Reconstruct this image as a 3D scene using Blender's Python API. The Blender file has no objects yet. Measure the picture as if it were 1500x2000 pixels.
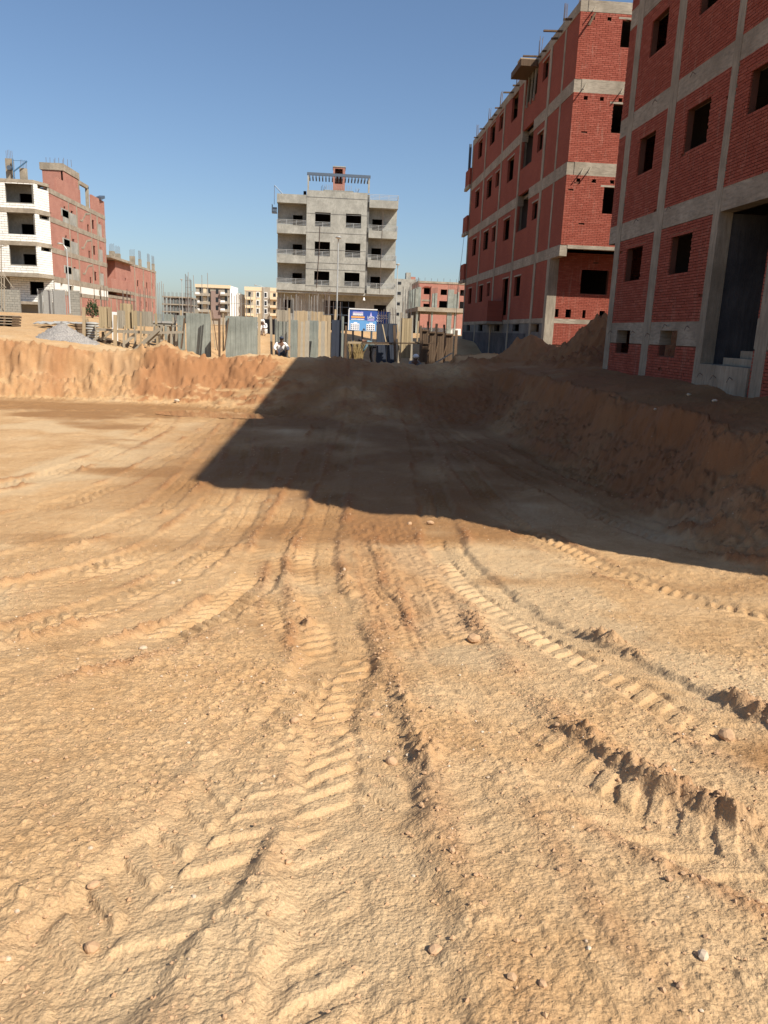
import bpy, math, random
import numpy as np
from mathutils import Vector, Matrix
random.seed(7); rng = np.random.default_rng(7)
S = bpy.context.scene; COL = S.collection

# ------------------------------------------------------------------ camera
# street direction is +Y, the eye is 1.3 m above z = 0
EYE = np.array([0.0, 0.0, 1.3])
RM = np.array([[0.99690714, 0.02138457, 0.07562317],      # world X, Y, Z axes in camera space (x right, y down, z forward)
               [-0.06863113, -0.23190984, 0.97031314],
               [0.03828749, -0.97250220, -0.22972493]])
cam_data = bpy.data.cameras.new('camera'); cam = bpy.data.objects.new('camera', cam_data); COL.objects.link(cam)
cam_data.sensor_fit = 'VERTICAL'; cam_data.sensor_height = 36.0; cam_data.sensor_width = 27.0
cam_data.lens = 27.0; cam_data.clip_start = 0.05; cam_data.clip_end = 6000
xr, yd, zf = RM[:, 0], RM[:, 1], RM[:, 2]
cam.matrix_world = Matrix(((xr[0], -yd[0], -zf[0], EYE[0]), (xr[1], -yd[1], -zf[1], EYE[1]), (xr[2], -yd[2], -zf[2], EYE[2]), (0, 0, 0, 1)))
S.camera = cam

# ------------------------------------------------------------------ sky and sun
SUN = Vector((1.0, -1.0, 1.36)).normalized()               # towards the sun: behind the camera, to the right
W = bpy.data.worlds.new('World'); S.world = W; W.use_nodes = True
wn = W.node_tree.nodes; bg = wn['Background']
sky = wn.new('ShaderNodeTexSky'); sky.sky_type = 'NISHITA'; sky.sun_disc = False
sky.sun_elevation = math.asin(SUN.z); sky.sun_rotation = math.atan2(SUN.x, SUN.y)
sky.altitude = 50; sky.air_density = 1.0; sky.dust_density = 1.2; sky.ozone_density = 4.0
W.node_tree.links.new(sky.outputs[0], bg.inputs[0]); bg.inputs[1].default_value = 0.088
sl = bpy.data.lights.new('sun', 'SUN'); sl.energy = 5.0; sl.angle = math.radians(0.5); sl.color = (1.0, 0.93, 0.82)
so = bpy.data.objects.new('sun', sl); COL.objects.link(so); so.location = (30, -30, 40)
so.rotation_euler = SUN.to_track_quat('Z', 'Y').to_euler()
S.view_settings.view_transform = 'Standard'; S.view_settings.look = 'None'; S.view_settings.gamma = 1.0
S.view_settings.exposure = 0.5
S.view_settings.use_curve_mapping = False

# ------------------------------------------------------------------ helpers
def at(px, py, Y):
    """point at street distance Y seen in direction (px, py) of the 1500 x 2000 survey frame"""
    d = RM @ np.array([px - 750.0, py - 1000.0, 1500.0]); return EYE + d * (Y / d[1])
def at_x(px, py, X):
    d = RM @ np.array([px - 750.0, py - 1000.0, 1500.0]); return EYE + d * (X / d[0])
ORG = {}
def tag(o, label=None, cat=None, group=None, kind=None):
    if label: o['label'] = label
    if cat: o['category'] = cat
    if group: o['group'] = group
    if kind: o['kind'] = kind
    return o
def thing(name, loc, label, cat, group=None):
    o = bpy.data.objects.new(name, None); COL.objects.link(o); o.location = loc; o.empty_display_size = 0.3
    ORG[o.name] = np.array(loc, float); return tag(o, label, cat, group)

class MB:
    def __init__(s): s.v = []; s.f = []
    def quad(s, a, b, c, d):
        n = len(s.v); s.v += [tuple(a), tuple(b), tuple(c), tuple(d)]; s.f.append((n, n+1, n+2, n+3)); return s
    def poly(s, pts):
        n = len(s.v); s.v += [tuple(p) for p in pts]; s.f.append(tuple(range(n, n+len(pts)))); return s
    def box(s, x0, x1, y0, y1, z0, z1):
        if x1 < x0: x0, x1 = x1, x0
        if y1 < y0: y0, y1 = y1, y0
        if z1 < z0: z0, z1 = z1, z0
        n = len(s.v)
        s.v += [(x0,y0,z0),(x1,y0,z0),(x1,y1,z0),(x0,y1,z0),(x0,y0,z1),(x1,y0,z1),(x1,y1,z1),(x0,y1,z1)]
        s.f += [(n,n+3,n+2,n+1),(n+4,n+5,n+6,n+7),(n,n+1,n+5,n+4),(n+1,n+2,n+6,n+5),(n+2,n+3,n+7,n+6),(n+3,n,n+4,n+7)]; return s
    def obox(s, c, u, v, w):
        """box round c with half-edge vectors u, v, w"""
        c, u, v, w = (np.array(q, float) for q in (c, u, v, w)); n = len(s.v)
        for a, b, d in ((-1,-1,-1),(1,-1,-1),(1,1,-1),(-1,1,-1),(-1,-1,1),(1,-1,1),(1,1,1),(-1,1,1)):
            s.v.append(tuple(c + a*u + b*v + d*w))
        fs = [(0,3,2,1),(4,5,6,7),(0,1,5,4),(1,2,6,5),(2,3,7,6),(3,0,4,7)]
        if np.dot(np.cross(u, v), w) < 0: fs = [tuple(reversed(q)) for q in fs]
        s.f += [tuple(n+i for i in q) for q in fs]; return s
    def bar(s, p0, p1, w, h, up=(0,0,1)):
        """squared timber from p0 to p1, w wide, h high"""
        p0 = np.array(p0, float); p1 = np.array(p1, float); d = p1 - p0; L = np.linalg.norm(d); d = d / L
        up = np.array(up, float)
        if abs(d @ up) > 0.95: up = np.array((0, 1.0, 0))
        a = np.cross(d, up); a /= np.linalg.norm(a); b = np.cross(a, d)
        return s.obox((p0+p1)/2, d*L/2, a*w/2, b*h/2)
    def cyl(s, p0, p1, r0, r1=None, n=8, cap=True):
        r1 = r0 if r1 is None else r1
        p0 = np.array(p0, float); p1 = np.array(p1, float); d = p1-p0; d = d/np.linalg.norm(d)
        up = np.array((0, 0, 1.0)) if abs(d[2]) < 0.9 else np.array((1.0, 0, 0))
        a = np.cross(d, up); a /= np.linalg.norm(a); b = np.cross(d, a); k = len(s.v)
        for p, r in ((p0, r0), (p1, r1)):
            for i in range(n):
                t = 2*math.pi*i/n; s.v.append(tuple(p + r*(math.cos(t)*a + math.sin(t)*b)))
        for i in range(n):
            j = (i+1) % n; s.f.append((k+j, k+i, k+n+i, k+n+j))
        if cap: s.f += [tuple(k+i for i in range(n)), tuple(k+n+i for i in reversed(range(n)))]
        return s
    def tube(s, pts, r, n=5):
        for a, b in zip(pts[:-1], pts[1:]): s.cyl(a, b, r, r, n)
        return s
    def ball(s, c, r, n=8, m=6, sq=(1,1,1)):
        k = len(s.v); c = np.array(c, float)
        for i in range(m+1):
            ph = math.pi*i/m
            for j in range(n):
                t = 2*math.pi*j/n
                s.v.append(tuple(c + r*np.array((math.sin(ph)*math.cos(t)*sq[0], math.sin(ph)*math.sin(t)*sq[1], math.cos(ph)*sq[2]))))
        for i in range(m):
            for j in range(n):
                a = k+i*n+j; b = k+i*n+(j+1) % n; s.f.append((a, a+n, b+n, b))
        return s
    def wall(s, O, U, N, t, u0, u1, z0, z1, holes=()):
        """upright wall in the plane through O along U (outward normal N), thickness t inwards, rectangular holes (u0,u1,z0,z1)"""
        O, U, N = (np.array(q, float) for q in (O, U, N)); zs = sorted({z0, z1, *[h for q in holes for h in q[2:] if z0 < h < z1]})
        for a, b in zip(zs[:-1], zs[1:]):
            m = (a+b)/2; cuts = sorted((max(q[0], u0), min(q[1], u1)) for q in holes if q[2] < m < q[3] and q[1] > u0 and q[0] < u1)
            cur = u0
            for h0, h1 in cuts + [(u1, u1)]:
                if h0 - cur > 1e-4:
                    c = O + U*((cur+h0)/2) - N*(t/2); c = np.array((c[0], c[1], (a+b)/2))
                    s.obox(c, U*((h0-cur)/2), N*(t/2), (0, 0, (b-a)/2))
                cur = max(cur, h1)
        return s
    def build(s, name, mat, parent=None, smooth=False, loc=None):
        me = bpy.data.meshes.new(name)
        org = ORG[parent.name] if parent is not None else np.array(loc if loc is not None else (0, 0, 0), float)
        vv = np.array(s.v, float) - org
        me.from_pydata(vv.tolist(), [], s.f); me.materials.append(mat); me.update()
        if smooth: me.polygons.foreach_set('use_smooth', [True]*len(me.polygons))
        o = bpy.data.objects.new(name, me); COL.objects.link(o); ORG[o.name] = org
        if parent is not None: o.parent = parent
        else: o.location = org
        return o
def copy_tree(o, parent=None):
    c = o.copy(); COL.objects.link(c); c.parent = parent
    for ch in list(o.children): copy_tree(ch, c)
    return c

# ------------------------------------------------------------------ materials
def mat(name, rough=0.9, spec=0.2, metal=0.0):
    m = bpy.data.materials.new(name); m.use_nodes = True; n = m.node_tree.nodes; b = n['Principled BSDF']
    b.inputs['Roughness'].default_value = rough; b.inputs['Specular IOR Level'].default_value = spec; b.inputs['Metallic'].default_value = metal
    return m, n, m.node_tree.links, b
def node(n, t, **k):
    q = n.new(t)
    for a, v in k.items():
        if a in q.inputs.keys(): q.inputs[a].default_value = v
        else: setattr(q, a, v)
    return q
def ramp(n, stops):
    r = n.new('ShaderNodeValToRGB'); e = r.color_ramp.elements
    while len(e) < len(stops): e.new(0.5)
    for q, (p, c) in zip(e, stops): q.position = p; q.color = (*c, 1) if len(c) == 3 else c
    return r
def mixc(n, l, fac, a, b, mode='MIX'):
    m = n.new('ShaderNodeMix'); m.data_type = 'RGBA'; m.blend_type = mode
    for i, x in ((0, fac), (6, a), (7, b)):
        if hasattr(x, 'is_linked'): l.new(x, m.inputs[i])
        elif i == 0: m.inputs[0].default_value = x
        else: m.inputs[i].default_value = (*x, 1)
    return m.outputs[2]
def mathn(n, l, op, a, b=0.0):
    m = n.new('ShaderNodeMath'); m.operation = op
    for i, x in ((0, a), (1, b)):
        if hasattr(x, 'is_linked'): l.new(x, m.inputs[i])
        else: m.inputs[i].default_value = x
    return m.outputs[0]
def coords(n, l, scale=(1, 1, 1), which='Object'):
    t = n.new('ShaderNodeTexCoord'); mp = n.new('ShaderNodeMapping'); l.new(t.outputs[which], mp.inputs[0]); mp.inputs['Scale'].default_value = scale
    return mp.outputs[0]
def noise(n, l, vec, scale, detail=4, rough=0.6):
    q = node(n, 'ShaderNodeTexNoise', Scale=scale, Detail=detail, Roughness=rough); l.new(vec, q.inputs['Vector']); return q.outputs[0]
def bump(n, l, h, b, strength=0.4, dist=0.01):
    q = node(n, 'ShaderNodeBump', Strength=strength, Distance=dist); l.new(h, q.inputs['Height']); l.new(q.outputs[0], b.inputs['Normal']); return q

def m_concrete(name, c0, c1, board=(6, 6, 0.5), stain=0.5, bs=0.35):
    m, n, l, b = mat(name)
    v = coords(n, l); big = noise(n, l, v, 0.9, 5, 0.65); vb = coords(n, l, board); st = noise(n, l, vb, 3.0, 4, 0.6); fine = noise(n, l, v, 40, 3, 0.7)
    r = ramp(n, [(0.36, tuple(x*0.8 for x in c0)), (0.64, c1)]); l.new(big, r.inputs[0])
    sm = ramp(n, [(0.42, (0, 0, 0)), (0.68, (1, 1, 1))]); l.new(st, sm.inputs[0])
    c = mixc(n, l, mathn(n, l, 'MULTIPLY', sm.outputs[0], stain), r.outputs[0], tuple(x*0.55 for x in c0))
    c = mixc(n, l, mathn(n, l, 'MULTIPLY', fine, 0.35), c, tuple(min(1, x*1.25) for x in c1))
    l.new(c, b.inputs[0]); bump(n, l, mathn(n, l, 'ADD', st, mathn(n, l, 'MULTIPLY', fine, 0.6)), b, bs, 0.02); return m
def m_brickwall(name, axis, c1, c2, mortar, bw=0.23, bh=0.068):
    """procedural brickwork for walls whose bricks are only a few pixels: axis 'x' for walls facing X, 'y' for walls facing Y"""
    m, n, l, b = mat(name, 0.92, 0.1); t = n.new('ShaderNodeTexCoord'); sx = n.new('ShaderNodeSeparateXYZ'); l.new(t.outputs['Object'], sx.inputs[0])
    cb = n.new('ShaderNodeCombineXYZ'); l.new(sx.outputs['Y' if axis == 'x' else 'X'], cb.inputs[0]); l.new(sx.outputs['Z'], cb.inputs[1])
    bt = node(n, 'ShaderNodeTexBrick', Scale=1.0); bt.inputs['Brick Width'].default_value = bw; bt.inputs['Row Height'].default_value = bh
    bt.inputs['Mortar Size'].default_value = 0.008; bt.inputs['Mortar Smooth'].default_value = 0.2; bt.inputs['Bias'].default_value = -0.1
    bt.inputs['Color1'].default_value = (*c1, 1); bt.inputs['Color2'].default_value = (*c2, 1); bt.inputs['Mortar'].default_value = (*mortar, 1)
    l.new(cb.outputs[0], bt.inputs['Vector'])
    v = t.outputs['Object']; big = noise(n, l, v, 0.6, 5, 0.7); fine = noise(n, l, v, 14, 3, 0.7)
    bm = ramp(n, [(0.40, (0, 0, 0)), (0.66, (1, 1, 1))]); l.new(big, bm.inputs[0]); c = mixc(n, l, mathn(n, l, 'MULTIPLY', bm.outputs[0], 0.5), bt.outputs[0], tuple(x*0.55 for x in c1))
    c = mixc(n, l, mathn(n, l, 'MULTIPLY', fine, 0.35), c, tuple(min(1, x*1.35) for x in c2))
    l.new(c, b.inputs[0]); bump(n, l, mathn(n, l, 'SUBTRACT', fine, mathn(n, l, 'MULTIPLY', bt.outputs['Fac'], 1.5)), b, 0.5, 0.012); return m
def m_piece(name, cols, rough=0.92, bs=0.4, grime=0.35, smear=None):
    """bricks and blocks that are geometry: a colour of its own for every piece"""
    m, n, l, b = mat(name, rough, 0.1); g = n.new('ShaderNodeNewGeometry'); oi = n.new('ShaderNodeObjectInfo')
    x = mathn(n, l, 'FRACT', mathn(n, l, 'ADD', g.outputs['Random Per Island'], oi.outputs['Random']))
    k = len(cols); r = ramp(n, [(i/(k-1), c) for i, c in enumerate(cols)]); l.new(x, r.inputs[0])
    v = g.outputs['Position']; f = noise(n, l, v, 22, 4, 0.7); big = noise(n, l, v, 0.7, 5, 0.7)
    c = mixc(n, l, mathn(n, l, 'MULTIPLY', big, grime), r.outputs[0], tuple(q*0.55 for q in cols[0]))
    c = mixc(n, l, mathn(n, l, 'MULTIPLY', f, 0.3), c, tuple(min(1, q*1.3) for q in cols[-1]))
    if smear:                                   # cement slurry that has run down the wall
        mp = n.new('ShaderNodeMapping'); l.new(v, mp.inputs[0]); mp.inputs['Scale'].default_value = (5.0, 5.0, 0.45)
        s1 = ramp(n, [(0.56, (0, 0, 0)), (0.74, (1, 1, 1))]); l.new(noise(n, l, mp.outputs[0], 1.6, 5, 0.75), s1.inputs[0]); c = mixc(n, l, mathn(n, l, 'MULTIPLY', s1.outputs[0], 0.5), c, smear)
    l.new(c, b.inputs[0]); bump(n, l, f, b, bs, 0.01); return m
def m_plain(name, c, rough=0.8, spec=0.2, metal=0.0, var=0.25, scale=6.0, bs=0.15):
    m, n, l, b = mat(name, rough, spec, metal); v = coords(n, l); f = noise(n, l, v, scale, 5, 0.65)
    l.new(mixc(n, l, f, tuple(x*(1-var) for x in c), tuple(min(1, x*(1+var)) for x in c)), b.inputs[0])
    if bs: bump(n, l, noise(n, l, v, scale*6, 3, 0.7), b, bs, 0.01)
    return m
def m_wood(name, c0, c1, grain=(14, 14, 0.8)):
    m, n, l, b = mat(name, 0.85, 0.15); v = coords(n, l, grain); g = noise(n, l, v, 2.2, 5, 0.65); oi = n.new('ShaderNodeObjectInfo'); gi = n.new('ShaderNodeNewGeometry')
    r = ramp(n, [(0.25, c0), (0.75, c1)]); l.new(g, r.inputs[0])
    k = mathn(n, l, 'FRACT', mathn(n, l, 'ADD', oi.outputs['Random'], gi.outputs['Random Per Island']))
    c = mixc(n, l, mathn(n, l, 'MULTIPLY', k, 0.45), r.outputs[0], tuple(x*0.5 for x in c0))
    l.new(c, b.inputs[0]); bump(n, l, g, b, 0.3, 0.008); return m
RED = [(0.25, 0.066, 0.044), (0.30, 0.084, 0.056), (0.265, 0.072, 0.049), (0.36, 0.115, 0.08), (0.285, 0.078, 0.053)]
M = dict(
    conc=m_concrete('grey_beige_concrete', (0.235, 0.195, 0.145), (0.35, 0.305, 0.235), (5, 5, 0.7), 0.7),
    conc_h=m_concrete('beam_concrete', (0.235, 0.195, 0.145), (0.37, 0.32, 0.25), (1.2, 1.2, 6), 0.7),
    conc_form=m_concrete('board_marked_concrete', (0.19, 0.205, 0.18), (0.31, 0.33, 0.29), (9, 9, 0.35), 0.6),
    conc_grey=m_concrete('rendered_grey_wall', (0.255, 0.25, 0.22), (0.36, 0.355, 0.315), (2.2, 2.2, 1.2), 0.5, 0.25),
    conc_dark=m_concrete('weathered_dark_concrete', (0.10, 0.10, 0.10), (0.19, 0.185, 0.17), (4, 4, 0.6)),
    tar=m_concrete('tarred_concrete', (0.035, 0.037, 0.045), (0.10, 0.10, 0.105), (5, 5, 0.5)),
    brick=m_piece('red_clay_brick', RED, smear=(0.38, 0.24, 0.185)), mortar=m_plain('brick_mortar', (0.13, 0.06, 0.042), 0.95, 0.1, 0, 0.35, 3),
    bwx=m_brickwall('red_brickwork_x', 'x', RED[1], RED[2], (0.15, 0.075, 0.05)), bwy=m_brickwall('red_brickwork_y', 'y', RED[1], RED[2], (0.15, 0.075, 0.05)),
    bwx2=m_brickwall('pale_red_brickwork_x', 'x', (0.40, 0.185, 0.14), (0.36, 0.155, 0.115), (0.38, 0.26, 0.21)),
    bwy2=m_brickwall('pale_red_brickwork_y', 'y', (0.40, 0.185, 0.14), (0.36, 0.155, 0.115), (0.38, 0.26, 0.21)),
    block=m_piece('white_block', [(0.70, 0.69, 0.63), (0.78, 0.77, 0.71), (0.74, 0.73, 0.67), (0.66, 0.65, 0.60), (0.80, 0.79, 0.74)], 0.9, 0.3, 0.2),
    block_mortar=m_plain('block_mortar', (0.20, 0.19, 0.165), 0.95, 0.1),
    cream=m_plain('cream_paint', (0.62, 0.50, 0.34), 0.8, 0.2, 0, 0.08, 0.5), white=m_plain('white_paint', (0.76, 0.75, 0.72), 0.8, 0.2, 0, 0.06, 0.5),
    brownstone=m_plain('brown_stone_cladding', (0.26, 0.19, 0.16), 0.9, 0.1, 0, 0.35, 1.2), greystone=m_plain('grey_brown_cladding', (0.33, 0.29, 0.23), 0.9, 0.1, 0, 0.35, 1.2),
    dark=m_plain('painted_dark_interior', (0.012, 0.011, 0.011), 0.9, 0.1, 0, 0.2), glass=m_plain('window_glass', (0.02, 0.022, 0.025), 0.15, 0.5, 0, 0.1),  # dark: near-black colour stands in for shade behind openings
    inner=m_plain('bare_inner_wall', (0.16, 0.13, 0.115), 0.95, 0.1), slab=m_plain('slab_soffit', (0.2, 0.18, 0.155), 0.95, 0.1),
    wood=m_wood('weathered_timber', (0.36, 0.27, 0.165), (0.50, 0.39, 0.25)), wood_dark=m_wood('old_brown_timber', (0.085, 0.055, 0.035), (0.19, 0.13, 0.085)),
    wood_grey=m_wood('grey_timber', (0.27, 0.235, 0.18), (0.40, 0.35, 0.27)), ply=m_wood('plywood', (0.36, 0.275, 0.16), (0.46, 0.36, 0.22)),
    navy=m_plain('dark_blue_grey_panel', (0.035, 0.042, 0.06), 0.6, 0.3, 0, 0.35, 3),  # dark blue-grey panel colour
    rebar=m_plain('rusty_rebar', (0.16, 0.12, 0.10), 0.7, 0.3, 0.3, 0.4), rebar_pale=m_plain('pale_rebar', (0.33, 0.31, 0.28), 0.6, 0.3, 0.3, 0.25),
    steel=m_plain('blue_grey_steel', (0.10, 0.13, 0.17), 0.5, 0.4, 0.4, 0.2), galv=m_plain('galvanised_pole', (0.42, 0.43, 0.42), 0.5, 0.4, 0.3, 0.15),
    gate=m_plain('grey_gate_paint', (0.30, 0.30, 0.28), 0.6, 0.3, 0.1, 0.2), blue=m_plain('blue_hoist_paint', (0.07, 0.17, 0.30), 0.5, 0.4, 0.2, 0.2),
    black=m_plain('black_cloth', (0.012, 0.012, 0.015), 0.9, 0.1), sheet=m_plain('grey_sheet', (0.35, 0.34, 0.31), 0.6, 0.3, 0.1, 0.25, 3),
)
# ------------------------------------------------------------------ ground: one sheet, fine near the camera, out to the horizon
def hash2(ix, iy, seed):
    h = (ix.astype(np.int64)*374761393 + iy.astype(np.int64)*668265263 + seed*974711) & 0xFFFFFFFF
    h = ((h ^ (h >> 13))*1274126177) & 0xFFFFFFFF; h = h ^ (h >> 16)
    return (h & 0xFFFFFF).astype(np.float64)/0xFFFFFF
def vnoise(x, y, seed=0):
    ix = np.floor(x); iy = np.floor(y); fx = x-ix; fy = y-iy; ix = ix.astype(np.int64); iy = iy.astype(np.int64)
    fx = fx*fx*fx*(fx*(fx*6-15)+10); fy = fy*fy*fy*(fy*(fy*6-15)+10)
    a = hash2(ix, iy, seed); b = hash2(ix+1, iy, seed); c = hash2(ix, iy+1, seed); d = hash2(ix+1, iy+1, seed)
    return (a + (b-a)*fx)*(1-fy) + (c + (d-c)*fx)*fy - 0.5
def fbm(x, y, sc, octv=4, seed=0, gain=0.5):
    t = 0.0; a = 1.0
    for o in range(octv):
        cs, sn = math.cos(0.7*o+0.3), math.sin(0.7*o+0.3)
        t = t + a*vnoise((x*cs-y*sn)/sc + 17.3*o, (x*sn+y*cs)/sc - 9.1*o, seed+o); a *= gain; sc *= 0.5
    return t
def lumps(x, y, sc, seed, thr=0.45):
    """separate crumbs: rounded bumps in random cells"""
    gx = x/sc; gy = y/sc; ix = np.floor(gx).astype(np.int64); iy = np.floor(gy).astype(np.int64); out = np.zeros_like(x)
    for dx in (-1, 0, 1):
        for dy in (-1, 0, 1):
            cx = ix+dx; cy = iy+dy; on = hash2(cx, cy, seed+5) > thr
            px = cx+0.2+0.6*hash2(cx, cy, seed); py = cy+0.2+0.6*hash2(cx, cy, seed+1); r = 0.22+0.34*hash2(cx, cy, seed+2)
            ang = (gx-px)*0.4*(hash2(cx, cy, seed+3)-0.5)
            d = np.sqrt((gx-px)**2 + (gy-py+ang)**2)/r
            out = np.maximum(out, np.where(on, np.clip(1-d*d, 0, 1)*r*1.4, 0))
    return out
def sst(a, b, x):
    t = np.clip((x-a)/(b-a), 0, 1); return t*t*(3-2*t)

FY = np.array([-60, -6, -2, 0, 1.5, 3.6, 5.5, 7.3, 9.0, 10.5, 12, 40]); FZ = np.array([0.3, 0.05, -0.08, -0.18, -0.28, -0.62, -0.95, -1.18, -1.30, -1.345, -1.35, -1.35])
BX = np.array([-40, -14, -11, -7.7, -5.9, -4.1, -2.25, -1.1, 0.6, 2.8, 5, 9]); BY = np.array([26, 26.5, 26.75, 26.95, 26.5, 26.0, 24.9, 24.1, 22.4, 22.7, 23.6, 24])      # foot of the far bank
CX = np.array([-40, -15, -4.5, -2.5, -0.8, 0.6, 4, 9]); CY = np.array([28.3, 28.4, 28.5, 28.6, 28.9, 29.3, 29.6, 29.6])                                          # its crest
TX = np.array([-40, -11.7, -10, -8.9, -7.45, -6.35, -5.7, -5.1, -3.8, -2.7, -1.5, -0.8, 0.7, 2.2, 4, 5, 6.1, 8, 12]); TZ = np.array([0.7, 0.50, 0.38, 0.24, 0.15, 0.44, 0.52, 0.24, 0.10, 0.29, 0.22, 0.28, 0.25, 0.13, 0.08, 0.17, 0.33, 0.4, 0.5])
def smooth_interp(x, xs, ys, w):
    return (np.interp(x-w, xs, ys) + 2*np.interp(x, xs, ys) + np.interp(x+w, xs, ys))/4
def base_height(x, y):
    fl = smooth_interp(y, FY, FZ, 0.7)
    wob = fbm(x, y, 2.2, 3, 11)
    # right bank: steep cut at x ~ 6.1, talus at its foot
    xc = 6.3 + 0.35*fbm(y, y*0+3.3, 2.5, 4, 21) + 0.22*fbm(x*1.5, y, 0.75, 4, 23, 0.5) + 0.06*fbm(x*1.3, y, 0.25, 2, 24) - 1.2*sst(26, 31, y) + 1.6*sst(8.5, 4.5, y)
    d = x - xc
    cz = 0.10 + 0.12*fbm(y, y*0+8.1, 2.0, 3, 25)
    outer = cz + (np.clip(d, 0, 3.0))*0.14 + 0.10*wob
    foot = fl + 0.48*sst(-1.6, -0.5, d)*sst(5, 9, y)
    right = foot + (outer-foot)*(0.42*sst(-1.0, -0.05, d) + 0.58*sst(-0.42, 0.05, d))
    right = np.where(d > 0.04, outer, right)
    # far bank and ramp
    wv = 0.40*fbm(x, y*0.9, 1.3, 4, 31) + sst(-0.5, -2.5, x)*(0.34*fbm(x*0.8, y*1.5, 0.7, 3, 34, 0.5) + 0.08*fbm(x, y*1.3, 0.24, 2, 35))
    yb = np.interp(x, BX, BY) + wv; yc = smooth_interp(x, CX, CY, 0.4) + wv*0.8; tz = smooth_interp(x, TX, TZ, 0.25) + 0.05*fbm(x, y*0, 0.6, 3, 33)
    t = np.clip((y-yb)/(yc-yb), 0, 1); steep = sst(-0.6, -3.0, x)
    prof_cut = 0.30*sst(0, 0.5, t) + 0.70*sst(0.42, 0.93, t); prof_ramp = t*t*(3-2*t)*0.55 + t*0.45
    prof = prof_cut*steep + prof_ramp*(1-steep)
    # what lies behind the crest
    dip = -0.45*sst(-9, -5, x)*sst(0, 1.6, y-yc) - 0.35*sst(1.5, 4, x)*sst(0, 2.0, y-yc)*sst(8.5, 7, x)
    emb = sst(46, 51, y)*0.75*sst(-12, -6, x) - 0.85*sst(51.2, 52.6, y)*sst(57.5, 55.5, y)*sst(-9.5, -8.3, x)*sst(-4.6, -5.6, x)
    rise = np.interp(y, [29, 34, 46, 60, 78, 100, 4000], [0, 0, 0.0, 0.38, 0.62, 0.66, 0.66])
    left = sst(-6, -13, x - (-0.18*(y-30)))*np.interp(y, [28, 36, 50, 70, 90, 4000], [0, 0.22, 0.48, 0.70, 0.62, 0.55])
    behind = tz + dip + emb + rise*np.where(x > -6, 0.9, 0.55) + left
    far = np.minimum(behind, 1.12 + 0.35*sst(-10, -22, x)*sst(120, 85, y)) ; far = np.where(y > 60, 1.12*sst(60, 78, y) + far*(1-sst(60, 78, y)) + 0.30*sst(-12, -24, x)*sst(120, 85, y)*sst(60, 70, y), far)
    pit = fl + (tz-fl)*prof
    z = np.where(y > yc, far, pit)
    z = np.maximum(z, np.where(y < 33, right, -9)) if True else z
    z = np.where((x > xc) & (y <= 33), np.maximum(outer, np.where(y > yc, far, -9)), z)
    # spoil heaps between the two brick buildings
    for hx, hy, hh, rx, ry, sharp in ((10.2, 28.6, 2.02, 2.0, 1.8, 1.3), (8.0, 31.0, 0.85, 1.7, 1.6, 1.2), (8.7, 25.6, 0.55, 1.6, 1.6, 1.2), (6.3, 34.2, 0.55, 2.2, 2.0, 1.2), (12.5, 27.6, 1.7, 2.0, 2.2, 1.3), (5.6, 29.2, 0.30, 1.3, 1.0, 1.4), (-5.9, 29.0, 0.16, 0.9, 0.6, 1.5)):
        q = np.sqrt(((x-hx)/rx)**2 + ((y-hy)/ry)**2); ridg = 1 + 0.25*fbm(x, y, 0.8, 4, 41)
        z = z + hh*ridg*np.clip(1-q, 0, 1)**0.5*np.clip(1-q, 0, 1)**(sharp-0.5)*1.0
    # levelled ground under the far buildings and behind the wall of the near ones
    z = np.where((x > 8.0) & (y < 24.5) & (y > -2), np.minimum(z, 0.42 + 0.05*wob + 0.6*sst(22.9, 24.5, y)), z)
    z = z - 0.11*np.clip(1.15-((x+3.2)/2.1)**2-((y-23.75)/0.95)**2, 0, 1)      # hollow where water stands
    # pit side to the left, out of the frame
    z = z + 1.7*sst(-15.5, -18, x + 0.5*wob)*sst(31, 25, y)*sst(-14, -6, y)
    return z

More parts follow.
